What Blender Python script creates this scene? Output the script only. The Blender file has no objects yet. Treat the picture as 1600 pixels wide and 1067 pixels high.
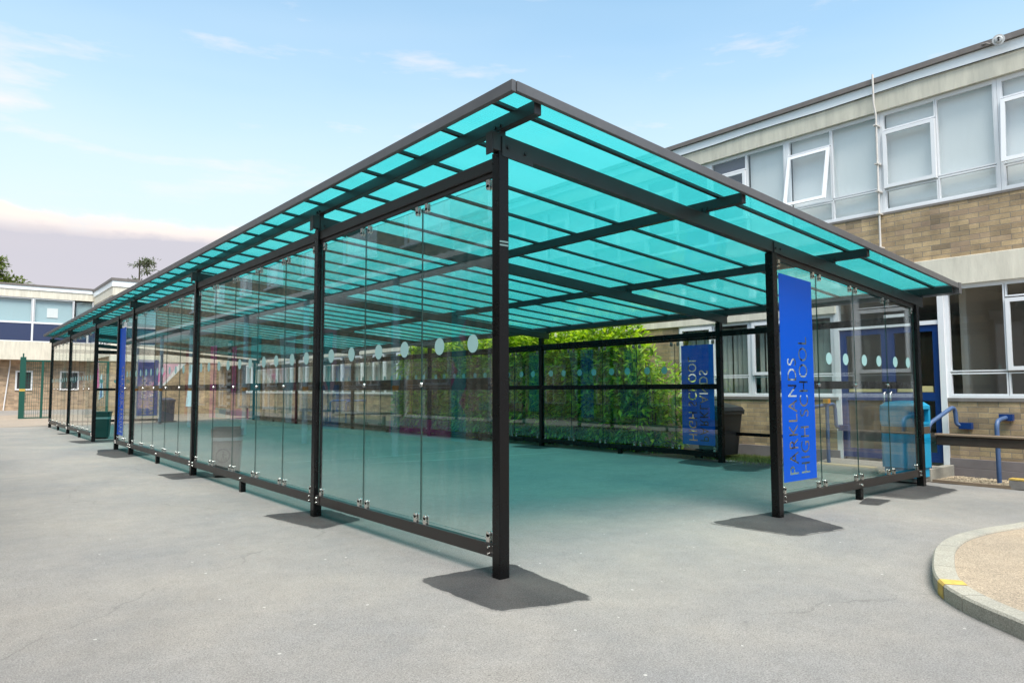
import bpy, math, random
from mathutils import Vector, Matrix
R = math.radians
random.seed(7)
scene = bpy.context.scene
COL = scene.collection
# ------------------------------------------------------------------ camera
cam = bpy.data.cameras.new('camera'); camo = bpy.data.objects.new('camera', cam); COL.objects.link(camo)
yaw, pitch, roll = 0.6836, 0.0683, -0.0025
Fv = Vector((math.sin(yaw)*math.cos(pitch), math.cos(yaw)*math.cos(pitch), math.sin(pitch)))
Rv = Vector((math.cos(yaw), -math.sin(yaw), 0)); Uv = Rv.cross(Fv)
c_, s_ = math.cos(roll), math.sin(roll)
R2 = c_*Rv+s_*Uv; U2 = -s_*Rv+c_*Uv
M = Matrix((( R2.x, U2.x, -Fv.x, -3.371), (R2.y, U2.y, -Fv.y, -4.2797), (R2.z, U2.z, -Fv.z, 1.4298), (0, 0, 0, 1)))
camo.matrix_world = M
cam.sensor_width = 36; cam.lens = 36*1.095*1000/1600; cam.clip_start = .05; cam.clip_end = 2000
scene.camera = camo
# ------------------------------------------------------------------ light
SUN_EL = 61; SUN_DIR = Vector((-.38, -.92, 0)).normalized()
sun = bpy.data.lights.new('sun', 'SUN'); sun.energy = 2.7; sun.angle = R(34); sun.color = (1, .955, .89)
suno = bpy.data.objects.new('sun', sun); COL.objects.link(suno)
sd = Vector((SUN_DIR.x*math.cos(R(SUN_EL)), SUN_DIR.y*math.cos(R(SUN_EL)), math.sin(R(SUN_EL))))
suno.rotation_euler = sd.to_track_quat('Z', 'Y').to_euler(); suno.location = (0, -10, 30)
scene.view_settings.view_transform = 'Standard'; scene.view_settings.look = 'None'
scene.view_settings.exposure = 1.17; scene.view_settings.gamma = 1
try:
    scene.cycles.transparent_max_bounces = 32; scene.cycles.max_bounces = 10
    scene.cycles.transmission_bounces = 10; scene.cycles.glossy_bounces = 5; scene.cycles.diffuse_bounces = 4
    scene.cycles.caustics_reflective = False; scene.cycles.caustics_refractive = False
    scene.cycles.use_denoising = True
except Exception: pass

class NT:
    def __init__(s, nt): s.nt = nt; s.n = nt.nodes; s.l = nt.links
    def node(s, t, ins=None, **kw):
        nd = s.n.new(t)
        for k, v in kw.items(): setattr(nd, k, v)
        for k, v in (ins or {}).items():
            sk = nd.inputs[k]
            if isinstance(v, bpy.types.NodeSocket): s.l.new(v, sk)
            elif isinstance(v, bpy.types.Node): s.l.new(v.outputs[0], sk)
            else: sk.default_value = v
        return nd
    def math(s, op, a, b=0.0, clamp=False):
        return s.node('ShaderNodeMath', {0: a, 1: b}, operation=op, use_clamp=clamp).outputs[0]
    def ramp(s, fac, stops, mode='LINEAR'):
        r = s.node('ShaderNodeValToRGB', {'Fac': fac}); cr = r.color_ramp; cr.interpolation = mode
        while len(cr.elements) > 1: cr.elements.remove(cr.elements[-1])
        cr.elements[0].position = stops[0][0]; cr.elements[0].color = col4(stops[0][1])
        for p_, c in stops[1:]: e = cr.elements.new(p_); e.color = col4(c)
        return r.outputs[0]
    def mix(s, f, a, b, mode='MIX'):
        m = s.node('ShaderNodeMix', data_type='RGBA', blend_type=mode)
        for k, v in ((0, f), (6, a), (7, b)):
            if isinstance(v, bpy.types.NodeSocket): s.l.new(v, m.inputs[k])
            else: m.inputs[k].default_value = v if k == 0 else col4(v)
        return m.outputs[2]
def col4(c):
    if isinstance(c, (int, float)): return (c, c, c, 1)
    return tuple(c) if len(c) == 4 else tuple(c)+(1,)

# ------------------------------------------------------------------ world: sky with veil, cloud bank, wisps
w = bpy.data.worlds.new('World'); scene.world = w; w.use_nodes = True
W = NT(w.node_tree); W.n.clear()
sky = W.node('ShaderNodeTexSky', sky_type='NISHITA', sun_disc=False)
sky.sun_elevation = R(SUN_EL); sky.sun_rotation = math.atan2(SUN_DIR.x, SUN_DIR.y); sky.air_density = 1.0; sky.dust_density = .6; sky.ozone_density = 1.3
tc = W.node('ShaderNodeTexCoord')
sep = W.node('ShaderNodeSeparateXYZ', {0: tc.outputs['Generated']})
z = sep.outputs['Z']
mp = W.node('ShaderNodeMapping', {'Vector': tc.outputs['Generated'], 'Scale': (1.4, 1.4, 7.0)})
n1 = W.node('ShaderNodeTexNoise', {'Vector': mp.outputs[0], 'Scale': 2.6, 'Detail': 7.0, 'Roughness': .58})
mp2 = W.node('ShaderNodeMapping', {'Vector': tc.outputs['Generated'], 'Scale': (1, 1, 2.6)})
n2 = W.node('ShaderNodeTexNoise', {'Vector': mp2.outputs[0], 'Scale': 7.0, 'Detail': 6.0, 'Roughness': .6})
n3 = W.node('ShaderNodeTexNoise', {'Vector': mp.outputs[0], 'Scale': 1.2, 'Detail': 3.0})
skyc = W.mix(1.0, sky.outputs[0], (.86, 1.42, 1.42), 'MULTIPLY')
veil = W.ramp(z, [(0.0, 1), (.2, .96), (.28, .84), (.40, .50), (.50, .30), (.7, .6), (1.0, .65)])
veil = W.math('ADD', veil, W.math('MULTIPLY', W.math('SUBTRACT', n3.outputs[0], .5), .35), True)
hi = W.ramp(z, [(.50, 0), (.72, 1)])
c = W.mix(veil, skyc, W.mix(hi, (4.3, 5.0, 5.35), (10.5, 10.6, 10.4)))
wisp = W.ramp(n1.outputs[0], [(.555, 0), (.70, 1)])
wisp = W.math('MULTIPLY', wisp, W.ramp(z, [(.2, 0), (.3, .75), (.6, .5)]))
c = W.mix(wisp, c, (5.3, 5.0, 5.0))
zz = W.math('ADD', z, W.math('MULTIPLY', W.math('SUBTRACT', n2.outputs[0], .5), -.055))
bank = W.ramp(zz, [(.192, 1), (.210, 0)])
rim = W.ramp(zz, [(.184, 0), (.199, 1), (.208, 1), (.216, 0)])
bankc = W.mix(n3.outputs[0], (3.1, 3.2, 3.7), (3.85, 3.6, 3.85))
c = W.mix(bank, c, bankc)
c = W.mix(W.math('MULTIPLY', rim, W.ramp(n2.outputs[0], [(.34, .1), (.54, .95)])), c, (5.8, 5.1, 4.7))
bg = W.node('ShaderNodeBackground', {'Color': c, 'Strength': .088})
W.node('ShaderNodeOutputWorld', {'Surface': bg.outputs[0]})

# ------------------------------------------------------------------ materials
MATS = {}
def newmat(name):
    m = bpy.data.materials.new(name); m.use_nodes = True; t = NT(m.node_tree); t.n.clear(); MATS[name] = m
    t.out = t.node('ShaderNodeOutputMaterial'); return m, t
def pbr(name, col, rough=.5, metal=0.0, noise=0.0, nscale=8.0, bump=0.0, bscale=60.0, spec=.5, stretch=(1, 1, 1), trans=0):
    m, t = newmat(name)
    cc = col4(col); tcn = t.node('ShaderNodeTexCoord')
    mpn = t.node('ShaderNodeMapping', {'Vector': tcn.outputs['Object'], 'Scale': stretch})
    p = t.node('ShaderNodeBsdfPrincipled', {'Base Color': cc, 'Roughness': rough, 'Metallic': metal, 'Specular IOR Level': spec})
    if noise:
        nn = t.node('ShaderNodeTexNoise', {'Vector': mpn.outputs[0], 'Scale': nscale, 'Detail': 8.0, 'Roughness': .65})
        f = t.ramp(nn.outputs[0], [(.25, 0), (.75, 1)])
        a = tuple(min(1, x*(1-noise)) for x in cc[:3]); b = tuple(min(1, x*(1+noise)) for x in cc[:3])
        t.l.new(t.mix(f, a, b), p.inputs['Base Color'])
        t.l.new(t.math('ADD', t.math('MULTIPLY', nn.outputs[0], .25), rough-.12, True), p.inputs['Roughness'])
    if bump:
        nb = t.node('ShaderNodeTexNoise', {'Vector': mpn.outputs[0], 'Scale': bscale, 'Detail': 5.0})
        b = t.node('ShaderNodeBump', {'Height': nb.outputs[0], 'Strength': bump, 'Distance': .02}); t.l.new(b.outputs[0], p.inputs['Normal'])
    t.l.new(p.outputs[0], t.out.inputs[0]); return m
def thin_glass(name, tint=(.90, .955, .94), double=True, dirt=.03):
    m, t = newmat(name)
    g = t.node('ShaderNodeNewGeometry')
    ior = t.node('ShaderNodeMix', {0: g.outputs['Backfacing'], 2: 1.58, 3: 1/1.58}, data_type='FLOAT')
    fr = t.node('ShaderNodeFresnel', {'IOR': ior.outputs[0]}).outputs[0]
    if double: fr = t.math('MULTIPLY', fr, 1.75, True)
    tr = t.node('ShaderNodeBsdfTransparent', {'Color': col4(tint)})
    gl = t.node('ShaderNodeBsdfGlossy', {'Color': (1, 1, 1, 1), 'Roughness': 0.0})
    mx = t.node('ShaderNodeMixShader', {0: fr, 1: tr.outputs[0], 2: gl.outputs[0]})
    tcn = t.node('ShaderNodeTexCoord')
    nn = t.node('ShaderNodeTexNoise', {'Vector': t.node('ShaderNodeMapping', {'Vector': tcn.outputs['Object'], 'Scale': (4, 4, .6)}).outputs[0], 'Scale': 2.0, 'Detail': 7.0})
    nn = t.node('ShaderNodeMath', {0: t.ramp(nn.outputs[0], [(.42, 0), (.75, 1)]), 1: 1.0}, operation='MULTIPLY')
    df = t.node('ShaderNodeBsdfDiffuse', {'Color': (.75, .82, .8, 1)})
    mx2 = t.node('ShaderNodeMixShader', {0: t.math('MULTIPLY', nn.outputs[0], dirt*2), 1: mx.outputs[0], 2: df.outputs[0]})
    t.l.new(mx2.outputs[0], t.out.inputs[0]); return m
glass = thin_glass('shelter_glass', (.945, .98, .97), False, .012)
wglass = thin_glass('window_glass', (.94, .97, .97), True, .01)
glass_edge = pbr('glass_edge_green', (.010, .055, .048), .2)
black = pbr('powder_coated_steel', (.0032, .0032, .0036), .28, noise=.22, nscale=5, spec=.28)
blackin = pbr('dark_steel_beam', (.022, .022, .023), .34, noise=.2, nscale=5, spec=.5)
brown = pbr('brownish_dark_rail', (.022, .019, .0175), .38, noise=.25, nscale=6, spec=.4)  # browner, lighter tone than the black posts and far rails
edgemat = pbr('grey_roof_trim', (.095, .095, .10), .36, noise=.15, nscale=4, spec=.5)
steel = pbr('stainless_steel', (.62, .60, .57), .25, 1.0)
boltm = pbr('black_bolt', (.015, .015, .015), .35)
# polycarbonate roof
m, t = newmat('teal_polycarbonate')
tcn = t.node('ShaderNodeTexCoord')
wv = t.node('ShaderNodeTexWave', {'Vector': tcn.outputs['Object'], 'Scale': 11.0, 'Distortion': .0}, wave_type='BANDS', bands_direction='Y', wave_profile='SIN')
nz = t.node('ShaderNodeTexNoise', {'Vector': t.node('ShaderNodeMapping', {'Vector': tcn.outputs['Object'], 'Scale': (.35, 1.6, 1)}).outputs[0], 'Scale': 1.0, 'Detail': 6.0})
f = t.math('ADD', t.math('MULTIPLY', wv.outputs['Fac'], .42), t.math('MULTIPLY', t.ramp(nz.outputs[0], [(.3, 0), (.7, 1)]), .5), True)
tcol = t.mix(f, (.40, .76, .745), (.62, .905, .885))
tr = t.node('ShaderNodeBsdfTransparent', {'Color': tcol})
tl = t.node('ShaderNodeBsdfTranslucent', {'Color': (.09, .57, .59, 1)})
df = t.node('ShaderNodeBsdfDiffuse', {'Color': (.03, .42, .44, 1)})
a = t.node('ShaderNodeMixShader', {0: .40, 1: tr.outputs[0], 2: tl.outputs[0]})
b = t.node('ShaderNodeMixShader', {0: .03, 1: a.outputs[0], 2: df.outputs[0]})
g = t.node('ShaderNodeNewGeometry')
ior = t.node('ShaderNodeMix', {0: g.outputs['Backfacing'], 2: 1.5, 3: 1/1.5}, data_type='FLOAT')
fr = t.math('MULTIPLY', t.node('ShaderNodeFresnel', {'IOR': ior.outputs[0]}).outputs[0], .8, True)
gl = t.node('ShaderNodeBsdfGlossy', {'Color': (.8, .95, .95, 1), 'Roughness': .12})
cx = t.node('ShaderNodeMixShader', {0: fr, 1: b.outputs[0], 2: gl.outputs[0]})
t.l.new(cx.outputs[0], t.out.inputs[0]); poly = m
dotm = pbr('frosted_dot_vinyl', (.30, .50, .50), .6)
# translucent dots
vinyl = pbr('blue_vinyl', (.002, .105, .68), .32, spec=.35)
nt_ = vinyl.node_tree; pn_ = [q for q in nt_.nodes if q.type == 'BSDF_PRINCIPLED'][0]; on_ = [q for q in nt_.nodes if q.type == 'OUTPUT_MATERIAL'][0]
tn_ = nt_.nodes.new('ShaderNodeBsdfTranslucent'); tn_.inputs[0].default_value = (.002, .13, .85, 1); mn_ = nt_.nodes.new('ShaderNodeMixShader'); mn_.inputs[0].default_value = .38
nt_.links.new(pn_.outputs[0], mn_.inputs[1]); nt_.links.new(tn_.outputs[0], mn_.inputs[2]); nt_.links.new(mn_.outputs[0], on_.inputs[0])
# brick
def brick(name, ax, c1=(.56, .42, .25), c2=(.35, .26, .165), mort=(.29, .262, .215), bw=.285, bh=.087):
    m, t = newmat(name)
    tcn = t.node('ShaderNodeTexCoord'); sp = t.node('ShaderNodeSeparateXYZ', {0: tcn.outputs['Object']})
    cb = t.node('ShaderNodeCombineXYZ', {0: sp.outputs[ax], 1: sp.outputs['Z'], 2: 0.0})
    br = t.node('ShaderNodeTexBrick', {'Vector': cb.outputs[0], 'Color1': col4(c1), 'Color2': col4(c2), 'Mortar': col4(mort), 'Scale': 1.0,
        'Mortar Size': .0065, 'Mortar Smooth': .3, 'Bias': -.1, 'Brick Width': bw, 'Row Height': bh})
    nn = t.node('ShaderNodeTexNoise', {'Vector': cb.outputs[0], 'Scale': 2.3, 'Detail': 7.0, 'Roughness': .6})
    n5 = t.node('ShaderNodeTexNoise', {'Vector': cb.outputs[0], 'Scale': 45.0, 'Detail': 4.0})
    cl = t.mix(.75, br.outputs[0], t.ramp(nn.outputs[0], [(.3, (.42, .40, .38)), (.7, (1.3, 1.24, 1.16))]), 'MULTIPLY')
    cl = t.mix(.3, cl, t.ramp(n5.outputs[0], [(.3, .6), (.7, 1.3)]), 'MULTIPLY')
    # odd bricks that are pinker or greyer, cell by cell
    mv = t.node('ShaderNodeMapping', {'Vector': cb.outputs[0], 'Scale': (1/bw, 1/bh, 1)})
    wn = t.node('ShaderNodeTexWhiteNoise', {'Vector': t.node('ShaderNodeVectorMath', {0: mv.outputs[0]}, operation='FLOOR').outputs[0]}, noise_dimensions='2D')
    cl = t.mix(t.math('MULTIPLY', t.math('GREATER_THAN', wn.outputs[0], .8), .35), cl, (.36, .25, .19))
    cl = t.mix(t.math('MULTIPLY', t.math('LESS_THAN', wn.outputs[0], .15), .4), cl, (.12, .095, .07))
    p = t.node('ShaderNodeBsdfPrincipled', {'Base Color': cl, 'Roughness': .85})
    bm = t.node('ShaderNodeBump', {'Height': t.math('SUBTRACT', t.math('MULTIPLY', n5.outputs[0], .25), br.outputs['Fac']), 'Strength': .6, 'Distance': .012})
    t.l.new(bm.outputs[0], p.inputs['Normal']); t.l.new(p.outputs[0], t.out.inputs[0]); return m
brickX = brick('buff_brick_side', 'Y'); brickY = brick('buff_brick_end', 'X')
brickFar = brick('pale_brick_far', 'X', (.56, .42, .29), (.46, .34, .235), (.50, .45, .38))
cream = pbr('cream_concrete', (.68, .635, .53), .75, noise=.2, nscale=2.2, bump=.15, bscale=25, stretch=(3, 3, .5))
creamd = pbr('cream_fascia', (.60, .57, .475), .75, noise=.2, nscale=2.2, bump=.1, stretch=(3, 3, .5))
upvc = pbr('white_upvc', (.80, .81, .83), .35, noise=.03, nscale=3)
metalpale = pbr('pale_metal_flashing', (.86, .90, .92), .35)
gutterm = pbr('brown_roof_edge', (.17, .15, .14), .6, noise=.2, nscale=6)
blindm = pbr('white_roller_blind', (.93, .93, .92), .8)
vblind = pbr('pale_green_blind_slat', (.42, .46, .40), .8)
sillpale = pbr('aged_pale_plastic', (.50,.52,.53), .5)
skyrefl = pbr('painted_sky_reflection', (.46, .62, .66), .9)  # sky reflected in the far windows, put into a flat colour
darkroom = pbr('room_interior', (.46, .42, .36), .9)
purplep = pbr('dark_purple_sheet', (.13, .12, .17), .6)  # dark sheet behind panes, room dimness put into its colour
plinthm = pbr('mauve_grey_plinth', (.215, .185, .185), .8, noise=.15, nscale=3)
sillm = pbr('grey_sill_course', (.20, .18, .165), .8, noise=.2, nscale=8)
bluedoor = pbr('blue_door_paint', (.006, .038, .17), .35)
bluerail = pbr('blue_handrail_paint', (.06, .11, .23), .45, noise=.15)
bluebin = pbr('sky_blue_plastic', (.006, .27, .47), .38, noise=.06, nscale=3)
navyp = pbr('navy_panel', (.035, .05, .115), .4)
greenbin = pbr('dark_green_plastic', (.009, .065, .058), .4)
greenf = pbr('green_mesh_paint', (.008, .075, .055), .45)
blackbin = pbr('black_plastic', (.018, .018, .02), .33, noise=.2, nscale=10)
greybin = pbr('charcoal_plastic', (.095, .088, .084), .5)
tanbin = pbr('grey_brown_plastic', (.17, .14, .12), .55)
yellow = pbr('yellow_paint', (.50, .33, .07), .7, noise=.3, nscale=20)
orange = pbr('orange_band', (.75, .30, .02), .5)
blackgold = pbr('dark_band', (.08, .06, .045), .5, noise=.6, nscale=25)
wood = pbr('weathered_timber', (.19, .135, .09), .8, noise=.45, nscale=9, bump=.3, bscale=40, stretch=(1, .12, 4))
darkwood = pbr('dark_timber', (.05, .035, .025), .8, noise=.3)
bark = pbr('bark', (.09, .07, .05), .9, noise=.4, bump=.5)
paper = pbr('paper_notice', (.78, .79, .80), .7)
ppaper = pbr('yellow_notice', (.62, .52, .24), .7)
silverm = pbr('silver_band', (.40, .42, .44), .4, .3)
m_pink = pbr('pink_mural_paint', (.80, .12, .42), .8, noise=.2); m_lpink = pbr('pale_pink_mural_paint', (.66, .40, .50), .8, noise=.35, nscale=2)
m_teal = pbr('teal_mural_paint', (.06, .52, .58), .8, noise=.2); m_lblue = pbr('pale_blue_mural_paint', (.50, .74, .82), .8, noise=.2)
m_white = pbr('white_mural_paint', (.75, .75, .75), .8); m_blackp = pbr('black_mural_paint', (.02, .02, .02), .8)
m_red = pbr('dark_red_mural_paint', (.36, .05, .06), .8); m_blue = pbr('blue_mural_paint', (.03, .16, .42), .8)
postgrey = pbr('blue_grey_column_paint', (.45, .55, .62), .5)
m, t = newmat('grey_corrugated_sheet')
a = t.node('ShaderNodeBsdfDiffuse', {'Color': (.3,.3,.31,1)}); b = t.node('ShaderNodeBsdfTranslucent', {'Color': (.35,.36,.37,1)})
c = t.node('ShaderNodeMixShader', {0: .6, 1: a.outputs[0], 2: b.outputs[0]}); t.l.new(c.outputs[0], t.out.inputs[0]); corr = m
# ground surfaces
def asphalt(name, base, speck=.7, big=.17, chips=True, tint=None):
    m, t = newmat(name)
    tcn = t.node('ShaderNodeTexCoord'); P_ = tcn.outputs['Object']
    nb = t.node('ShaderNodeTexNoise', {'Vector': P_, 'Scale': .55, 'Detail': 8.0, 'Roughness': .62})
    nm = t.node('ShaderNodeTexNoise', {'Vector': P_, 'Scale': 5.0, 'Detail': 6.0, 'Roughness': .6})
    nf = t.node('ShaderNodeTexNoise', {'Vector': P_, 'Scale': 120.0, 'Detail': 4.0, 'Roughness': .8})
    vo = t.node('ShaderNodeTexVoronoi', {'Vector': P_, 'Scale': 130.0})
    cl = t.mix(1.0, col4(base), t.ramp(nb.outputs[0], [(.3, (1-big, 1-big*.8, 1-big*.45)), (.7, (1+big*1.1, 1+big*.9, 1+big*.6))]), 'MULTIPLY')
    cl = t.mix(1.0, cl, t.ramp(nm.outputs[0], [(.3, .93), (.7, 1.07)]), 'MULTIPLY')
    cl = t.mix(speck, cl, t.ramp(nf.outputs[0], [(.33, .40), (.5, 1.0), (.67, 1.7)]), 'MULTIPLY')
    sepc = t.node('ShaderNodeSeparateColor', {0: vo.outputs['Color']})
    cl = t.mix(t.math('MULTIPLY', speck*.7, t.ramp(sepc.outputs[0], [(.0, 1), (.14, 0), (1, 0)])), cl, tuple(x*.45 for x in base))
    cl = t.mix(.35, cl, t.ramp(sepc.outputs[1], [(0, .62), (1, 1.38)]), 'MULTIPLY')
    if chips:
        v2 = t.node('ShaderNodeTexVoronoi', {'Vector': P_, 'Scale': 5.5, 'Randomness': 1.0})
        nd = t.node('ShaderNodeTexNoise', {'Vector': P_, 'Scale': 40.0})
        s2 = t.node('ShaderNodeSeparateColor', {0: v2.outputs['Color']})
        dd = t.math('ADD', v2.outputs['Distance'], t.math('MULTIPLY', nd.outputs[0], .05))
        msk = t.math('MULTIPLY', t.math('LESS_THAN', dd, .082), t.math('GREATER_THAN', s2.outputs[0], .55))
        cl = t.mix(t.math('MULTIPLY', msk, .75), cl, (.56, .54, .50))
        v3 = t.node('ShaderNodeTexVoronoi', {'Vector': P_, 'Scale': 3.1, 'Randomness': 1.0})
        s3 = t.node('ShaderNodeSeparateColor', {0: v3.outputs['Color']})
        d3 = t.math('ADD', v3.outputs['Distance'], t.math('MULTIPLY', nd.outputs[0], .09))
        msk = t.math('MULTIPLY', t.math('LESS_THAN', d3, .080), t.math('GREATER_THAN', s3.outputs[1], .6))
        cl = t.mix(t.math('MULTIPLY', msk, .55), cl, tuple(x*.4 for x in base))
        # stains: long soft dark drifts and hairline cracks
        ns = t.node('ShaderNodeTexNoise', {'Vector': P_, 'Scale': .23, 'Detail': 4.0, 'Distortion': 1.2})
        cl = t.mix(t.math('MULTIPLY', t.ramp(ns.outputs[0], [(.5, 0), (.68, 1)]), .22), cl, tuple(x*.55 for x in base))
    if chips:
        nw = t.node('ShaderNodeTexNoise', {'Vector': P_, 'Scale': 1.3, 'Detail': 6.0})
        wp_ = t.node('ShaderNodeVectorMath', {0: P_, 1: t.node('ShaderNodeVectorMath', {0: nw.outputs['Color'], 3: .9}, operation='SCALE').outputs[0]}, operation='ADD')
        ve = t.node('ShaderNodeTexVoronoi', {'Vector': wp_.outputs[0], 'Scale': .19}, feature='DISTANCE_TO_EDGE')
        gate = t.ramp(ns.outputs[0], [(.44, 0), (.54, 1)])
        cr_ = t.math('MULTIPLY', t.math('LESS_THAN', ve.outputs['Distance'], .0016), gate)
        cl = t.mix(t.math('MULTIPLY', cr_, .28), cl, tuple(x*.35 for x in base))
    if tint:
        at = t.node('ShaderNodeAttribute', attribute_name='core')
        ne = t.node('ShaderNodeTexNoise', {'Vector': P_, 'Scale': 7.0, 'Detail': 7.0, 'Roughness': .7})
        nd2 = t.node('ShaderNodeTexNoise', {'Vector': P_, 'Scale': 1.6, 'Detail': 5.0})
        cl = t.mix(t.ramp(nd2.outputs[0], [(.42, 0), (.75, .3)]), cl, tuple(x*.55 for x in tint))
        e_ = t.math('ADD', at.outputs['Fac'], t.math('MULTIPLY', t.math('SUBTRACT', ne.outputs[0], .5), 1.3))
        cl = t.mix(t.ramp(e_, [(.12, 1), (.34, 0)]), cl, tint)
    p = t.node('ShaderNodeBsdfPrincipled', {'Base Color': cl, 'Roughness': .88, 'Specular IOR Level': .35})
    h = t.math('ADD', nf.outputs[0], t.math('MULTIPLY', nm.outputs[0], 1.2))
    bm = t.node('ShaderNodeBump', {'Height': h, 'Strength': .8, 'Distance': .008})
    t.l.new(bm.outputs[0], p.inputs['Normal']); t.l.new(p.outputs[0], t.out.inputs[0]); return m
ASPH = (.242, .227, .211)
asph = asphalt('worn_asphalt', ASPH)
patchm = asphalt('dark_new_tarmac', (.040, .0385, .0385), 1.0, .38, False, ASPH)
tanpave = asphalt('tan_pavement', (.28, .235, .19), .35, .08, False)
rampm = asphalt('ramp_concrete', (.34, .29, .25), .35, .08, False)
kerbm = asphalt('kerb_concrete', (.33, .31, .26), .45, .2, False)
aggm = asphalt('resin_gravel', (.33, .265, .195), 1.0, .15, False)
soilm = asphalt('dark_soil', (.085, .07, .055), .8, .3, False)
grassm = pbr('grass_blade', (.10, .13, .03), .8)
stonem = pbr('pebble', (.40, .32, .22), .8, noise=.4, nscale=4)
littm = pbr('dead_leaf', (.17, .11, .065), .8, noise=.3)
def leafmat(name, lo, mid, hi, tr=.35):
    m, t = newmat(name)
    g = t.node('ShaderNodeNewGeometry')
    cl = t.ramp(g.outputs['Random Per Island'], [(0, lo), (.55, mid), (1, hi)])
    p = t.node('ShaderNodeBsdfPrincipled', {'Base Color': cl, 'Roughness': .42})
    tl = t.node('ShaderNodeBsdfTranslucent', {'Color': t.mix(1.0, cl, (1.3, 1.5, .5), 'MULTIPLY')})
    mx = t.node('ShaderNodeMixShader', {0: tr, 1: p.outputs[0], 2: tl.outputs[0]}); t.l.new(mx.outputs[0], t.out.inputs[0]); return m
laurel = leafmat('laurel_leaf', (.07, .15, .012), (.28, .44, .035), (.66, .76, .07), .42)
pinel = leafmat('conifer_needle', (.06, .08, .05), (.10, .12, .07), (.15, .16, .09), .2)
leafl = leafmat('broad_leaf', (.08, .10, .03), (.12, .15, .04), (.20, .22, .07), .3)

# ------------------------------------------------------------------ mesh helpers
class MB:
    def __init__(s): s.v = []; s.f = []; s.m = []; s.sm = []
    def add(s, vs, fs, mi=0, sm=False):
        o = len(s.v); s.v += [tuple(v) for v in vs]
        for f in fs: s.f.append([i+o for i in f]); s.m.append(mi); s.sm.append(sm)
        return s
    def box(s, x0, x1, y0, y1, z0, z1, mi=0):
        vs = [(x0,y0,z0),(x1,y0,z0),(x1,y1,z0),(x0,y1,z0),(x0,y0,z1),(x1,y0,z1),(x1,y1,z1),(x0,y1,z1)]
        return s.add(vs, BF, mi)
    def hexa(s, vs, mi=0): return s.add(vs, BF, mi)
    def quad(s, a, b, c, d, mi=0): return s.add([a,b,c,d], [(0,1,2,3)], mi)
    def tube(s, pts, r, n=10, mi=0, caps=True, r1=None):
        pts = [Vector(p) for p in pts]; rings = []; k = len(pts)
        for i, p in enumerate(pts):
            d = (pts[min(i+1,k-1)]-pts[max(i-1,0)]).normalized()
            a = d.orthogonal().normalized() if i == 0 else (a-d*a.dot(d)).normalized()
            b = d.cross(a); rr = r if r1 is None else r+(r1-r)*i/(k-1)
            rings.append([p+a*rr*math.cos(2*math.pi*j/n)+b*rr*math.sin(2*math.pi*j/n) for j in range(n)])
        vs = [v for rg in rings for v in rg]; fs = []
        for i in range(k-1):
            for j in range(n): fs.append((i*n+j, i*n+(j+1)%n, (i+1)*n+(j+1)%n, (i+1)*n+j))
        s.add(vs, fs, mi, True)
        if caps: s.add(rings[0], [tuple(reversed(range(n)))], mi); s.add(rings[-1], [tuple(range(n))], mi)
        return s
    def disc(s, c, ax, r0, r1, h, n=16, mi=0):       # cylinder of axis ax
        c = Vector(c); ax = Vector(ax).normalized(); return s.tube([c-ax*h/2, c+ax*h/2], r0, n, mi, True, r1)
BF = [(0,3,2,1),(4,5,6,7),(0,1,5,4),(1,2,6,5),(2,3,7,6),(3,0,4,7)]
ORG = {}
def obj(name, mb, mats, parent=None, bevel=0.0, world=True):
    if not isinstance(mats, (list, tuple)): mats = [mats]
    off = ORG.get(parent.name, Vector((0,0,0))) if parent is not None else Vector((0,0,0))
    me = bpy.data.meshes.new(name); me.from_pydata([tuple(Vector(v)-off) for v in mb.v], [], mb.f)
    for mm in mats: me.materials.append(mm)
    me.polygons.foreach_set('material_index', mb.m); me.polygons.foreach_set('use_smooth', mb.sm); me.update()
    o = bpy.data.objects.new(name, me); COL.objects.link(o)
    if parent is not None:
        o.parent = parent; ORG[o.name] = off
    if bevel:
        b = o.modifiers.new('bevel', 'BEVEL'); b.width = bevel; b.segments = 2; b.limit_method = 'ANGLE'
    return o
def tag(o, label, cat, group=None, kind=None):
    if label: o['label'] = label
    if cat: o['category'] = cat
    if group: o['group'] = group
    if kind: o['kind'] = kind
    return o
def struct(name, mb, mats, **k):
    o = obj(name, mb, mats, **k); o['kind'] = 'structure'; return o
def thing(name, label, cat, loc=(0,0,0), group=None):
    o = bpy.data.objects.new(name, None); COL.objects.link(o); o.location = loc; o.empty_display_size = .2
    ORG[o.name] = Vector(loc); return tag(o, label, cat, group)
def place(o, loc, rz=0, sc=1):
    o.location = loc; o.rotation_euler = (0, 0, rz); o.scale = (sc, sc, sc)
def sstep(x, a, b):
    t_ = max(0, min(1, (x-a)/(b-a))); return t_*t_*(3-2*t_)
def gz(x, y): return .068*sstep(x, 4, 7.8)*sstep(y, .3, 3.2)*(1-sstep(y, 30, 36)) + .30*sstep(y, 36, 45)

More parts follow.
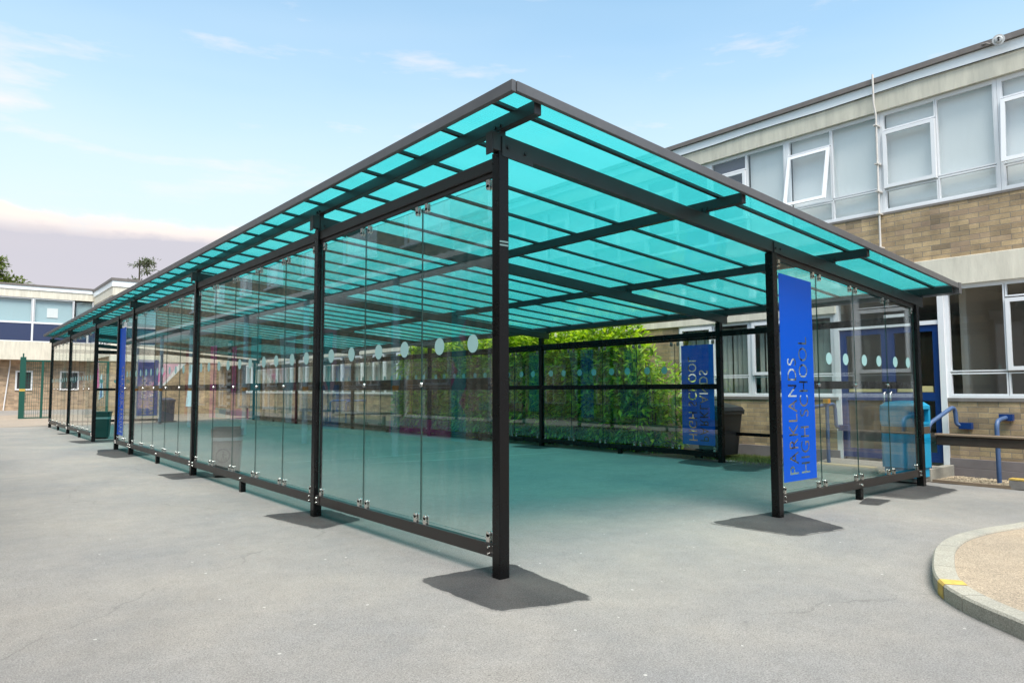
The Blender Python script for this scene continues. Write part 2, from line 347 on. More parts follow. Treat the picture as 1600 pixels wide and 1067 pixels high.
# ------------------------------------------------------------------ ground
def axis(lo, hi, dense0, dense1, step):
    a = [lo, lo*.5, lo*.25] if lo < -50 else [lo]
    x = dense0
    while x <= dense1+1e-6: a.append(x); x += step
    return a+[hi*.3, hi*.55, hi]
xs = axis(-300, 400, -14, 26, 1.0); ys = axis(-300, 500, -14, 56, 1.0)
mb = MB(); vs = [(x, y, gz(x, y)) for y in ys for x in xs]; nx = len(xs)
mb.add(vs, [(j*nx+i, j*nx+i+1, (j+1)*nx+i+1, (j+1)*nx+i) for j in range(len(ys)-1) for i in range(nx-1)], 0, True)
struct('ground', mb, asph)
def sheet(name, pts, mat, h=.004, jag=0.0, sub=14):
    """polygon sheet lying on the ground, edges broken up"""
    out = []
    for i in range(len(pts)):
        a, b = Vector(pts[i]), Vector(pts[(i+1) % len(pts)]); nrm = Vector((-(b-a).y, (b-a).x)).normalized()
        for k in range(sub):
            q = a.lerp(b, k/sub)
            if 0 < k: q = q+nrm*random.uniform(-jag, jag)
            out.append(q)
    c0 = Vector((sum(p[0] for p in pts)/len(pts), sum(p[1] for p in pts)/len(pts)))
    mb = MB(); vs = [(c0.x, c0.y, gz(*c0)+h)]+[((c0+(q-c0)*.5).x, (c0+(q-c0)*.5).y, gz(*(c0+(q-c0)*.5))+h) for q in out]+[(q.x, q.y, gz(*q)+h) for q in out]
    n = len(out)
    IN = .87
    vs = [(c0.x, c0.y, gz(*c0)+h)]+[((c0+(q-c0)*IN).x, (c0+(q-c0)*IN).y, gz(*(c0+(q-c0)*IN))+h) for q in out]+[(q.x, q.y, gz(*q)+h) for q in out]
    fs = [(0, 1+i, 1+(i+1) % n) for i in range(n)]+[(1+i, 1+n+i, 1+n+(i+1) % n, 1+(i+1) % n) for i in range(n)]
    mb.add(vs, fs); o = struct(name, mb, mat)
    ca = o.data.attributes.new('core', 'FLOAT', 'POINT')
    for k in range(len(vs)): ca.data[k].value = 1.0 if k <= n else 0.0
    return o
patches = [[(-.54,.38),(-.54,-.64),(.17,-.86),(.36,.33)], [(-.48,3.86),(-.30,2.62),(.32,2.84),(.30,3.75)],
  [(-.46,8.9),(-.42,7.95),(.32,7.9),(.3,8.85)], [(-.62,13.8),(-.45,12.6),(.35,12.9),(.3,15.3),(-.35,15.35)],
  [(-.55,19.2),(-.4,17.8),(.6,18.0),(.8,19.0)], [(-.3,23.6),(-.3,22.9),(.3,22.9),(.3,23.6)],
  [(3.05,.32),(3.12,-.66),(3.9,-.80),(4.42,.22)], [(6.25,.50),(6.45,-.55),(7.85,-.52),(8.35,.62)],
  [(5.55,-.14),(5.6,-.36),(6.15,-.3),(6.1,.0)],
  [(7.5,3.2),(7.0,2.75),(7.25,2.35),(8.3,2.5),(9.0,3.0),(8.9,3.5)], [(7.3,4.0),(7.2,3.1),(8.2,3.1),(8.2,4.3)], [(7.3,8.9),(7.35,7.95),(8.25,8.0),(8.2,8.9)]]
for i, pp in enumerate(patches):
    q_ = []
    for a, b in zip(pp, pp[1:]+pp[:1]): a, b = Vector(a), Vector(b); q_ += [a.lerp(b, .07), a.lerp(b, .93)]
    sheet('tarmac_patch', q_, patchm, .002+.0005*i, .012, 7)
sheet('tan_pavement', [Vector(q) for q in [(-40, 29.8),(3.2,29.6),(12, 31.5),(12,46),(-40,48)]], tanpave, .006, .0, 24)
sheet('planting_bed', [Vector(q) for q in [(8.05,3.9),(9.5,3.9),(9.5,32),(8.05,32)]], soilm, .010, .03, 30)
sheet('soil_strip', [Vector(q) for q in [(8.55,-6),(9.5,-6),(9.5,.12),(8.45,.12)]], soilm, .008, .05, 26)
mb = MB(); mb.add([(7.55+.30*math.cos(k*.314), 1.42+.17*math.sin(k*.314), gz(7.55,1.42)+.012) for k in range(20)], [tuple(range(20))]); struct('drain_cover', mb, patchm)
# faint old painted court lines
for (a, b) in (((3.2,8.2),(7.2,7.0)), ((2.0,9.4),(6.8,9.0)), ((-2.2,24.6),(-.6,25.2)), ((-3.5,20.6),(-1.0,21.4))):
    a, b = Vector(a), Vector(b); n_ = Vector((-(b-a).y,(b-a).x)).normalized()*.03
    sheet('faded_line', [a-n_, b-n_, b+n_, a+n_], asphalt('faded_line_paint', (.38,.37,.345), .5, .1, False), .0035, .006, 10)

# ------------------------------------------------------------------ kerbed island
ring = [(9.2,-2.45),(7.2,-2.25),(5.0,-2.0),(4.37,-1.83),(3.75,-1.78),(3.2,-1.86),(2.76,-2.0),(2.32,-2.16),(2.04,-2.30),(1.84,-2.46),(1.66,-2.66),(1.54,-2.84),(1.39,-3.05),(1.18,-3.4),(.9,-4.1),(.7,-5.2),(.7,-7)]
def smooth(pts, it=2):
    for _ in range(it):
        o = [pts[0]]
        for a, b in zip(pts, pts[1:]): o += [(a[0]*.75+b[0]*.25, a[1]*.75+b[1]*.25), (a[0]*.25+b[0]*.75, a[1]*.25+b[1]*.75)]
        pts = o+[pts[-1]]
    return pts
rg = smooth(ring)
def offs(pts, d):
    o = []
    for i, q in enumerate(pts):
        a = Vector(pts[max(i-1,0)]); b = Vector(pts[min(i+1,len(pts)-1)]); t_ = (b-a).normalized(); o.append((q[0]-t_.y*d, q[1]+t_.x*d))
    return o
seglen = 0; cuts = []; cur = [0]
for i in range(1, len(rg)):
    seglen += (Vector(rg[i])-Vector(rg[i-1])).length; cur.append(i)
    if seglen > .80: cuts.append(cur); cur = [i]; seglen = 0
cuts.append(cur)
KH = .105
prof = [(0, -.05), (0, KH-.015), (.012, KH), (.145, KH), (.15, KH-.01), (.15, -.05)]
for idx in cuts:
    if len(idx) < 2: continue
    mb = MB(); L_ = [offs(rg, d) for d, _ in prof]; vs = []
    for n_, i in enumerate(idx):
        for k, (d, h) in enumerate(prof):
            q = Vector(L_[k][i])
            if n_ == len(idx)-1: q = q.lerp(Vector(L_[k][i-1]), min(.5, .008/max(.001, (Vector(rg[i])-Vector(rg[i-1])).length)))
            vs.append((q.x, q.y, h))
    K = len(prof)
    fs = [(n_*K+k, n_*K+k+1, (n_+1)*K+k+1, (n_+1)*K+k) for n_ in range(len(idx)-1) for k in range(K-1)]
    fs += [tuple(range(K)), tuple(reversed(range((len(idx)-1)*K, len(idx)*K)))]
    mb.add(vs, fs); struct('kerb', mb, kerbm)
inn = offs(rg, .148)
mb = MB(); mb.add([(12, -7, .088)]+[(q[0], q[1], .088) for q in inn], [(0, i+1, i+2) for i in range(len(inn)-1)]); struct('gravel_island', mb, aggm)
# yellow paint mark over one kerb stone
def kpt(x0, y0):
    best = min(range(len(rg)), key=lambda i: (rg[i][0]-x0)**2+(rg[i][1]-y0)**2); return best
i0 = kpt(2.06, -2.29); mb = MB(); vs = []
for i in (i0, i0+2):
    for (d, h) in ((-.003, 0.004), (-.003, KH-.013), (.010, KH+.003), (.147, KH+.003)):
        L_ = offs(rg, d); q = L_[i]; q2 = L_[i0]; qq = Vector(q2).lerp(Vector(q), 1.0)
        vs.append((qq.x, qq.y, h))
mb.add(vs, [(k, k+1, 4+k+1, 4+k) for k in range(3)]); struct('yellow_kerb_mark', mb, yellow)
mb = MB().box(8.45, 8.62, -1.9, -.93, 0, .13); o = thing('kerb_block', 'short concrete kerb block painted yellow on top beside the gravel strip', 'kerb block', (8.5,-1.4,0))
obj('block', mb, sillm, o, .01); obj('painted_top', MB().box(8.448, 8.622, -1.902, -.928, .132, .152), yellow, o)

# ------------------------------------------------------------------ the shelter
D0, D, WX = 3.3987, 5.0, 3.9368
X2 = 2*WX; YS = [0, D0]+[D0+D*i for i in range(1, 6)]; YE = YS[-1]
SL = (3.295-2.666)/X2
def zb(x): return 3.295-SL*x          # underside of the cross beams
sh = thing('glazed_canopy_shelter', 'long black steel canopy with teal roof sheets and clear glass side walls', 'canopy')
def slope_box(mb, x0, x1, y0, y1, zo0, zo1, mi=0):
    mb.hexa([(x0,y0,zb(x0)+zo0),(x1,y0,zb(x1)+zo0),(x1,y1,zb(x1)+zo0),(x0,y1,zb(x0)+zo0),(x0,y0,zb(x0)+zo1),(x1,y0,zb(x1)+zo1),(x1,y1,zb(x1)+zo1),(x0,y1,zb(x0)+zo1)], mi)
HB, HG, HL = .145, .175, .105
ph = .048
def post(x, y, top, hw=ph):
    mb = MB().box(x-hw, x+hw, y-hw, y+hw, -.05, top)
    return obj('post', mb, black, sh, .006)
posts = []
for y in YS: post(0, y, zb(0)); post(X2, y, zb(X2))
post(WX, 0, zb(WX)); post(WX, YE, zb(WX)); 
YB = YS[3]+1.7
post(0, YB, 3.17)
for y in YS:                                   # cross beams and their end plates
    mb = MB(); slope_box(mb, -.10, X2+.22, y-.04, y+.04, 0, HB); obj('cross_beam', mb, blackin, sh, .005)
    mb = MB(); slope_box(mb, -.02, .30, y-.052, y-.042, -.035, HB-.02)
    for bx in (.04, .22): mb.disc((bx, y-.056, zb(bx)+.045), (0,1,0), .016, .013, .016, 8, 1)
    mb.box(-.112, -.102, y-.04, y+.04, zb(-.1)-.03, zb(-.1)+HB)
    obj('bracket', mb, [blackin, boltm], sh)
LX = [.0, 2.70, 5.38, 8.10]
for x in LX:                                   # long roof beams lying on the cross beams
    mb = MB(); zt = zb(x)+HG
    mb.box(x-.035, x+.035, -.455, YE+.30, zt, zt+HL); [mb.box(x-.03, x+.03, y-.035, y+.035, zb(x)+HB-.005, zt+.001) for y in YS]; obj('roof_beam', mb, blackin, sh, .005)
    for y in YS[:4]:
        for dx in (-.012, .05): obj('bolt', MB().disc((x-.040, y-.03+dx, zt+.03), (1,0,0), .017, .013, .014, 8), boltm, sh)
mb = MB(); slope_box(mb, WX-.01, WX+.16, -.052, -.042, .0, HB-.02)
for bx in (.02, .12): mb.disc((WX+bx, -.056, zb(WX)+.05), (0,1,0), .014, .012, .014, 8, 1)
obj('bracket', mb, [blackin, boltm], sh)
XA, XB = -.275, 8.16; YA, YZ = -.50, YE+.42
ZS = HG+HL+.028                                # roof sheet above zb
pitchb = .711; bars = []; yb_ = -.18
while yb_ < YZ-.2: bars.append(yb_); yb_ += pitchb
for y in bars:
    mb = MB(); slope_box(mb, XA+.03, XB-.02, y-.022, y+.022, HG+HL, HG+HL+.026); obj('glazing_bar', mb, blackin, sh)
edges = [YA+.02]+bars+[YZ-.02]
for a_, b_ in zip(edges, edges[1:]):
    mb = MB(); slope_box(mb, XA+.01, XB-.01, a_+.003, b_-.003, ZS, ZS+.010); obj('roof_sheet', mb, poly, sh)
mb = MB(); slope_box(mb, XA-.012, XA+.028, YA, YZ, HG+HL-.035, ZS+.024); obj('roof_edge_trim', mb, edgemat, sh, .004)
mb = MB(); slope_box(mb, XA+.03, XB-.002, YA-.01, YA+.03, HG+HL-.030, ZS+.021); obj('roof_edge_trim', mb, edgemat, sh, .004)
mb = MB(); slope_box(mb, XA+.03, XB-.002, YZ-.03, YZ+.01, HG+HL-.030, ZS+.021); obj('roof_edge_trim', mb, edgemat, sh, .004)
mb = MB(); mb.box(XB, XB+.10, YA-.01, YZ, zb(XB)+HB+.03, zb(XB)+HB+.04); mb.box(XB+.09, XB+.10, YA-.01, YZ, zb(XB)+HB+.04, zb(XB)+ZS+.02)
mb.box(XB, XB+.012, YA-.01, YZ, zb(XB)+HB+.04, zb(XB)+ZS+.020); mb.box(XB, XB+.10, YA-.012, YA-.002, zb(XB)+HB+.03, zb(XB)+ZS+.03)
obj('gutter', mb, edgemat, sh)

# walls of glass: P(u,d,z) maps along-wall u and outward d
def wallrun(P, u0, u1, n, ztop0, ztop1, sign=None, detail=2, top_rail=True, foot=True, railz=(0,0), matr=brown, gzr=0.0):
    """one bay between posts at u0 and u1"""
    s0, s1 = min(u0,u1)+ph, max(u0,u1)-ph
    def bx(mb, a, b, d0, d1, z0, z1, mi=0, zt0=None, zt1=None):
        q = [P(a,d0,z0), P(b,d0,z0), P(b,d1,z0), P(a,d1,z0), P(a,d0,z1), P(b,d0,z1 if zt1 is None else zt1), P(b,d1,z1 if zt1 is None else zt1), P(a,d1,z1)]
        mb.hexa(q, mi)
    r0, r1 = railz
    mb = MB(); bx(mb, s0, s1, -.03, .03, .145+gzr, .245+gzr); obj('bottom_rail', mb, matr, sh, .005)
    mb = MB(); bx(mb, s0, s1, -.050, -.016, 1.425, 1.525); obj('mid_rail', mb, black, sh, .004)
    if top_rail:
        mb = MB(); bx(mb, s0, s1, -.028, .028, ztop0+.08, ztop0+.185); bx(mb, s0, s1, -.012, .012, ztop0+.035, ztop0+.078); obj('top_rail', mb, matr, sh, .005)
    if foot:
        c0 = (s0+s1)/2; mb = MB(); bx(mb, c0-.04, c0+.04, -.035, .035, -.05, .143+gzr); obj('foot', mb, black, sh, .004)
        mb = MB(); mb.disc(P(c0, .040, .19+gzr), Vector(P(c0,1,0))-Vector(P(c0,0,0)), .018, .015, .02, 10); obj('bolt', mb, steel, sh)
    for (e, sg) in ((s0, 1), (s1, -1)):
        mb = MB(); bx(mb, min(e+sg*.002, e+sg*.11), max(e+sg*.002, e+sg*.11), .031, .037, .150+gzr, .240+gzr)
        for zz_ in (.17, .22):
            mb.disc(P(e+sg*.05, .044, zz_+gzr), Vector(P(e,1,0))-Vector(P(e,0,0)), .012, .009, .016, 8, 1)
        obj('bracket', mb, [matr, steel], sh)
    wp = (s1-s0)/n; gb = .275+gzr
    for i in range(n):
        a, b = s0+wp*i+.005, s0+wp*(i+1)-.005
        if i == 0: a = s0+.02
        if i == n-1: b = s1-.02
        ta, tb = ztop0+(ztop1-ztop0)*(a-s0)/(s1-s0), ztop0+(ztop1-ztop0)*(b-s0)/(s1-s0)
        mb = MB()
        q = [P(a,-.005,gb), P(b,-.005,gb), P(b,.005,gb), P(a,.005,gb), P(a,-.005,ta), P(b,-.005,tb), P(b,.005,tb), P(a,.005,ta)]
        o_ = len(mb.v); mb.add(q, [BF[0], BF[1], BF[3], BF[5]], 1); mb.add(q, [BF[2], BF[4]], 0)
        is_sign = sign is not None and i == sign
        if not is_sign:
            for k in (.27, .73):
                cu = a+(b-a)*k; ring_ = []
                for j in range(28):
                    an = 2*math.pi*j/28; ring_.append(P(cu+.075*math.cos(an), .0065, 1.805+.075*math.sin(an)))
                mb.add(ring_, [tuple(range(28))], 2)
        gp = obj('glass_panel', mb, [glass, glass_edge, dotm], sh)
        outv = Vector(P(0,1,0))-Vector(P(0,0,0))
        if detail:
            for u in (a+.075, b-.075):
                for (zc, sg) in ((gb, -1), (ta+(tb-ta)*(u-a)/(b-a), 1)):
                    target = CL if (detail == 1) else MB()
                    for dd in (-.013, .013):
                        target.disc(P(u, dd, zc-sg*.032), outv, .023, .023, .008, 12)
                        bb = MB(); bx(bb, u-.0225, u+.0225, dd-.004, dd+.004, min(zc-sg*.032, zc+sg*.03), max(zc-sg*.032, zc+sg*.03)); target.add(bb.v, bb.f)
                    if detail == 2: obj('clamp', target, steel, gp)
        if i > 0:
            target = CL if detail < 2 else MB()
            target.disc(P(a-.005, .012, 1.475), outv, .024, .020, .016, 12)
            if detail == 2: obj('button_fixing', target, steel, gp)
        if is_sign: signs.append((gp, P, a, b, ta, tb, gb))
CL = MB(); signs = []
PL = lambda u, d, z: (-d, u, z)             # left wall, outward -X
PR = lambda u, d, z: (X2+d, u, z)           # right wall, outward +X
PF = lambda u, d, z: (u, -d, z)             # front, outward -Y
PB = lambda u, d, z: (u, YE+d, z)           # back, outward +Y
ZL = 3.085; ZR = 2.36-.035
wallrun(PL, YS[0], YS[1], 3, ZL, ZL, None, 2, foot=False)
wallrun(PL, YS[1], YS[2], 5, ZL, ZL, None, 2)
wallrun(PL, YS[2], YS[3], 5, ZL, ZL, None, 2)
wallrun(PL, YS[3], YB, 2, ZL, ZL, 1, 2, foot=False)
wallrun(PL, YS[4], YS[5], 5, ZL, ZL, None, 1)
wallrun(PL, YS[5], YS[6], 5, ZL, ZL, None, 1)
mb = MB().box(-.028, .028, YB+ph, YS[4]-ph, ZL+.08, ZL+.185); obj('top_rail', mb, brown, sh, .005)
wallrun(PF, WX, X2, 4, zb(WX)-.085, zb(X2)-.085, 0, 2, top_rail=False, matr=brown)
mb = MB(); slope_box(mb, WX+ph, X2-ph, -.014, .014, -.06, -.002); obj('top_rail', mb, brown, sh)
for i in range(1, 6):
    wallrun(PR, YS[i], YS[i+1], 5, ZR, ZR, 0 if i == 1 else None, 1 if i < 4 else 0, matr=black, gzr=.02)
mb = MB().box(X2-.028, X2+.028, ph, YS[1]-ph, ZR+.08, ZR+.185); obj('top_rail', mb, black, sh, .005)
wallrun(PB, 0, WX, 4, zb(0)-.42, zb(0)-.42, 3, 0, matr=black)
if CL.v:
    o = obj('clamp', CL, steel, sh); o['kind'] = 'stuff'
# sticker on the near post
for z_ in (2.545, 2.572): obj('maker_sticker', MB().box(-.045, .040, -ph-.003, -ph-.001, z_, z_+.014), pbr('pale_teal_sticker', (.14,.22,.22), .5), sh)

# blue vinyl signs with the letters cut clear through
def cut_sign(width, h0, h1):
    """2D curve: board outline plus letter outlines, filled even-odd; returns mesh in (u across, v up)"""
    cu = bpy.data.curves.new('sign', 'CURVE'); cu.dimensions = '2D'; cu.fill_mode = 'BOTH'
    sp = cu.splines.new('POLY'); pts = [(0,0),(width,0),(width,h1),(0,h0)]; sp.points.add(3)
    for p_, q in zip(sp.points, pts): p_.co = (q[0], q[1], 0, 1)
    sp.use_cyclic_u = True
    for text, uc, length, capw in (('PARKLANDS', .235*width/.74, 1.34, .195), ('HIGH SCHOOL', .490*width/.74, 1.60, .195)):
        tcv = bpy.data.curves.new('t', 'FONT'); tcv.body = text; tcv.size = 1; tcv.resolution_u = 5; tcv.space_character = 1.12; tcv.offset = .03
        to = bpy.data.objects.new('t', tcv); COL.objects.link(to)
        bpy.context.view_layer.objects.active = to
        for ob in bpy.context.selected_objects: ob.select_set(False)
        to.select_set(True); bpy.ops.object.convert(target='CURVE'); to = bpy.context.object
        sx = [p_.co.x for s_ in to.data.splines for p_ in s_.bezier_points]; sy = [p_.co.y for s_ in to.data.splines for p_ in s_.bezier_points]
        x0, x1, y0, y1 = min(sx), max(sx), min(sy), max(sy); ax = length/(x1-x0); ay = capw/(y1-y0)
        for s_ in to.data.splines:
            ns = cu.splines.new('BEZIER'); ns.bezier_points.add(len(s_.bezier_points)-1); ns.use_cyclic_u = True; ns.resolution_u = 6
            T = lambda c: Vector((uc+capw/2-(c.y-y0)*ay, .075+(c.x-x0)*ax, 0))
            for p_, q in zip(ns.bezier_points, s_.bezier_points):
                p_.handle_left_type = p_.handle_right_type = 'FREE'
                p_.co = T(q.co); p_.handle_left = T(q.handle_left); p_.handle_right = T(q.handle_right)
        bpy.data.objects.remove(to)
    co = bpy.data.objects.new('sign_curve', cu); COL.objects.link(co); bpy.context.view_layer.update()
    me = bpy.data.meshes.new_from_object(co.evaluated_get(bpy.context.evaluated_depsgraph_get()))
    out = ([tuple(v.co) for v in me.vertices], [tuple(p_.vertices) for p_ in me.polygons]); bpy.data.objects.remove(co)
    return out
for gp, P, a, b, ta, tb, gb in signs:
    rev = P in (PL, PB)                       # which side is the reader's left
    u_at = (lambda u: b-.03-u) if (P is PL or P is PB) else (lambda u: a+.03+u)
    if P is PR: pass
    wd = (b-a)-.10
    if P is PF: wd = .74; u_at = lambda u: a+.07+u
    if P is PR: wd = .74; u_at = lambda u: a+.07+u
    if P is PB: wd = .80; u_at = lambda u: b-.05-u
    z0 = .37; t0_, t1_ = (2.765, 2.725) if P is PF else ((2.275, 2.275) if P is PR else (2.72, 2.72))
    if P is PL: t0_ = t1_ = 2.93
    V, Fc = cut_sign(wd, t0_-z0, t1_-z0)
    mb = MB(); mb.add([P(u_at(v[0]), .0068, z0+v[1]) for v in V], Fc); obj('blue_sign', mb, vinyl, gp)

# ------------------------------------------------------------------ buildings
def fbox(mb, F, u0, u1, d0, d1, z0, z1, mi=0):
    mb.hexa([F(u0,d0,z0),F(u1,d0,z0),F(u1,d1,z0),F(u0,d1,z0),F(u0,d0,z1),F(u1,d0,z1),F(u1,d1,z1),F(u0,d1,z1)], mi); return mb
def frame(mb, F, u0, u1, z0, z1, w_, d0, d1, mi=0):
    fbox(mb, F, u0, u1, d0, d1, z0, z0+w_, mi); fbox(mb, F, u0, u1, d0, d1, z1-w_, z1, mi)
    fbox(mb, F, u0, u0+w_, d0, d1, z0+w_, z1-w_, mi); fbox(mb, F, u1-w_, u1, d0, d1, z0+w_, z1-w_, mi)
def window(root, F, u0, u1, z0, z1, cells, blind=None, op=0.0, label=None, fm=upvc):
    """cells: (ua,ub,za,zb,kind) fractions in metres; kind 'fix' or 'sash'"""
    mb = MB(); frame(mb, F, u0, u1, z0, z1, .045, -.09, -.01)
    for (a, b, c0, d_, k) in cells: frame(mb, F, a, b, c0, d_, .022, -.075, -.016)
    wo = obj('window', mb, fm, root)
    if label: wo['label'] = label
    for (a, b, c0, d_, k) in cells:
        mb = MB()
        if k == 'fix':
            mb.quad(F(a+.02,-.05,c0+.02), F(b-.02,-.05,c0+.02), F(b-.02,-.05,d_-.02), F(a+.02,-.05,d_-.02)); obj('pane', mb, wglass, wo)
        else:
            o_ = op if k == 'open' else 0.0; H = d_-c0
            F2 = lambda u, d, z: F(u, d+.035+o_*(d_-z)/H, z)
            s = MB(); frame(s, F2, a+.008, b-.008, c0+.008, d_-.008, .060, -.045, .0); obj('sash', s, fm, wo)
            mb.quad(F2(a+.06,-.02,c0+.06), F2(b-.06,-.02,c0+.06), F2(b-.06,-.02,d_-.06), F2(a+.06,-.02,d_-.06)); obj('pane', mb, wglass, wo)
    if blind == 'roller':
        obj('blind', fbox(MB(), F, u0+.05, u1-.05, -.16, -.15, z0+.04, z1-.04), blindm, wo)
    elif blind == 'half':
        um = (u0+u1)/2
        obj('blind', fbox(MB(), F, u0+.05, um-.02, -.16, -.15, z0+.04, z1-.04), blindm, wo)
        obj('blind', fbox(MB(), F, um+.02, u1-.05, -.16, -.15, z0+.04, z1-.04), purplep, wo)  # no blind on this half: dark sheet stands for the unlit room
    elif blind == 'dark':
        obj('blind', fbox(MB(), F, u0+.05, u1-.05, -.16, -.15, z0+.04, z1-.04), purplep, wo)
    elif blind == 'vertical':
        mb = MB(); u = u0+.07
        while u < u1-.07:
            an = random.uniform(.2, 1.1); dx, dy = .045*math.cos(an), .045*math.sin(an)
            mb.quad(F(u-dx,-.2-dy,z0+.05), F(u+dx,-.2+dy,z0+.05), F(u+dx,-.2+dy,z1-.1), F(u-dx,-.2-dy,z1-.1)); u += .088+random.choice((0,0,.02,.05))
        obj('blind', mb, vblind, wo)
    return wo
# --- right building
FX = lambda u, d, z: (9.5-d, u, z)
rb = thing('brick_school_block', 'two storey buff brick school block with white windows running beside the canopy', 'building', (9.5, 10, 0))
Y0, Y1 = -9.13, 38.9
mb = MB(); fbox(mb, FX, Y0, .16, -.28, 0, .3, 1.22); fbox(mb, FX, 1.97, 14.6, -.28, 0, .3, 1.22); fbox(mb, FX, 14.6, Y1, -.28, 0, .3, 1.22)
fbox(mb, FX, 5.57, 14.6, -.28, 0, 1.22, 3.1); fbox(mb, FX, Y0, Y1, -.28, 0, 3.58, 4.50)
obj('wall', mb, brickX, rb)
mb = MB(); fbox(mb, FX, Y0, .16, -.28, .03, -.2, .15); fbox(mb, FX, Y0, .16, -.28, .026, .153, .30); fbox(mb, FX, 1.97, Y1, -.28, .03, -.2, .30); obj('plinth', mb, plinthm, rb, .004)
mb = MB(); fbox(mb, FX, Y0, .16, -.28, .02, 1.22, 1.275); fbox(mb, FX, 1.97, 5.57, -.28, .02, 1.22, 1.275); fbox(mb, FX, 14.6, Y1, -.28, .02, 1.22, 1.275); fbox(mb, FX, Y0, Y1, -.28, .012, 4.50, 4.54); obj('sill_course', mb, sillm, rb)
mb = MB(); fbox(mb, FX, Y0, 1.97, -.3, .05, 3.12, 3.58); fbox(mb, FX, 1.97, Y1, -.3, .05, 2.82, 3.58); obj('concrete_band', mb, cream, rb, .008)
mb = MB(); fbox(mb, FX, Y0, Y1, -.3, .06, 6.37, 6.70); obj('fascia', mb, creamd, rb)
mb = MB(); fbox(mb, FX, Y0, Y1, -.3, .075, 6.70, 6.875); obj('metal_flashing', mb, metalpale, rb)
mb = MB(); fbox(mb, FX, Y0, Y1, -.3, .13, 6.88, 6.97); fbox(mb, FX, Y0, Y1, -12, -.3, 6.80, 6.92); obj('roof', mb, gutterm, rb)
mb = MB()
for k in range(60):
    y_ = Y0+k*.8; mb.tube([FX(y_, .085, 6.70+.012*math.sin(k*1.7)), FX(y_+.8, .085, 6.70+.012*math.sin((k+1)*1.7))], .008, 5)
obj('roof_cable', mb, boltm, rb)
mb = MB(); fbox(mb, FX, Y0, Y1, -6, -5.9, -.1, 6.8); fbox(mb, FX, Y0, Y1, -5.9, -.3, 3.2, 3.5); fbox(mb, FX, Y0, Y1, -5.9, -.3, -.1, .2); fbox(mb, FX, Y0-.1, Y0, -5.9, 0, 0, 6.8); fbox(mb, FX, 2.1, 2.2, -5.9, -.5, .2, 3.2); fbox(mb, FX, 0.0, 0.1, -5.9, -.5, .2, 3.2)
obj('interior_wall', mb, darkroom, rb)
for k in range(-5, 19):                        # upper storey: sash + big pane units, 1.8 m each
    t_ = 1.07+1.8*k; m_ = t_-.9; b_ = t_-1.8
    if b_ < Y0-.01: continue
    lab = None; op = 0.0; kk = 'sash'
    if k == 1: op, kk, lab = .24, 'open', 'white upper window whose sash is pushed open at the bottom'
    if k == -1: op, kk, lab = .10, 'open', 'white upper window at the right edge with its sash slightly open'
    cells = [(m_, t_-.045, 6.02, 6.32, 'fix'), (m_, t_-.045, 4.96, 6.0, kk), (m_, t_-.045, 4.585, 4.94, 'fix'), (b_+.045, m_-.005, 4.99, 6.32, 'fix'), (b_+.045, m_-.005, 4.585, 4.97, 'fix')]
    window(rb, FX, b_+.002, t_-.002, 4.54, 6.365, cells, 'half' if k == 2 else ('roller' if k < 2 or random.random() < .4 else 'dark'), op, lab)
for (t_, b_) in ((.165, -1.635), (-1.635, -3.435), (-3.435, -5.235), (-5.235, -7.035)):
    m_ = t_-.86
    cells = [(m_+.005, t_-.045, 1.70, 3.08, 'fix'), (m_+.005, t_-.045, 1.32, 1.68, 'fix'), (b_+.045, m_-.005, 2.86, 3.08, 'fix'), (b_+.045, m_-.005, 1.70, 2.84, 'sash'), (b_+.045, m_-.005, 1.32, 1.68, 'fix')]
    window(rb, FX, b_+.002, t_-.002, 1.275, 3.12, cells)
def lowwin(t_, b_, zt):
    n = round((t_-b_)/.9); cells = []
    for i in range(n):
        ua, ub = b_+.045+(t_-b_-.09)/n*i, b_+.045+(t_-b_-.09)/n*(i+1)
        cells += [(ua, ub-.005, 1.70, zt-.04, 'sash' if i % 2 else 'fix'), (ua, ub-.005, 1.32, 1.68, 'fix')]
    window(rb, FX, b_, t_, 1.275, zt, cells, 'vertical')
lowwin(3.77, 1.97+.06, 2.82); lowwin(5.57, 3.775, 2.82)
for i in range(11): lowwin(14.6+1.8*(i+1)-.004, 14.6+1.8*i, 2.82)
# door set
mb = MB(); fbox(mb, FX, .165, .255, -.10, .03, .16, 3.12); fbox(mb, FX, 1.93, 2.02, -.10, .01, .16, 3.12); fbox(mb, FX, .255, 1.93, -.09, .005, 2.50, 2.57); fbox(mb, FX, .255, 1.93, -.09, .005, 3.06, 3.118)
dr = obj('door_frame', mb, upvc, rb)
obj('pane', MB().quad(FX(.26,-.05,2.57), FX(1.93,-.05,2.57), FX(1.93,-.05,3.06), FX(.26,-.05,3.06)), wglass, dr)
for (a, b) in ((.26, 1.09), (1.095, 1.925)):
    mb = MB(); frame(mb, FX, a, b, .20, 2.495, .105, -.08, -.02); fbox(mb, FX, a+.105, b-.105, -.08, -.02, 1.22, 1.36); fbox(mb, FX, a+.105, b-.105, -.08, -.02, .305, .36)
    d_ = obj('door', mb, bluedoor, rb, .003)
    obj('pane', MB().quad(FX(a+.1,-.05,.36), FX(b-.1,-.05,.36), FX(b-.1,-.05,1.22), FX(a+.1,-.05,1.22)).quad(FX(a+.1,-.05,1.36), FX(b-.1,-.05,1.36), FX(b-.1,-.05,2.39), FX(a+.1,-.05,2.39)), wglass, d_)
    obj('notice', fbox(MB(), FX, a+.13, b-.13, -.047, -.044, 1.37, 1.47), ppaper, d_)
    hu = b-.05 if a < 1 else a+.05
    obj('handle', MB().tube([FX(hu,-.02,1.05), FX(hu,.05,1.07), FX(hu,.05,1.35), FX(hu,-.02,1.37)], .012, 8), steel, d_)
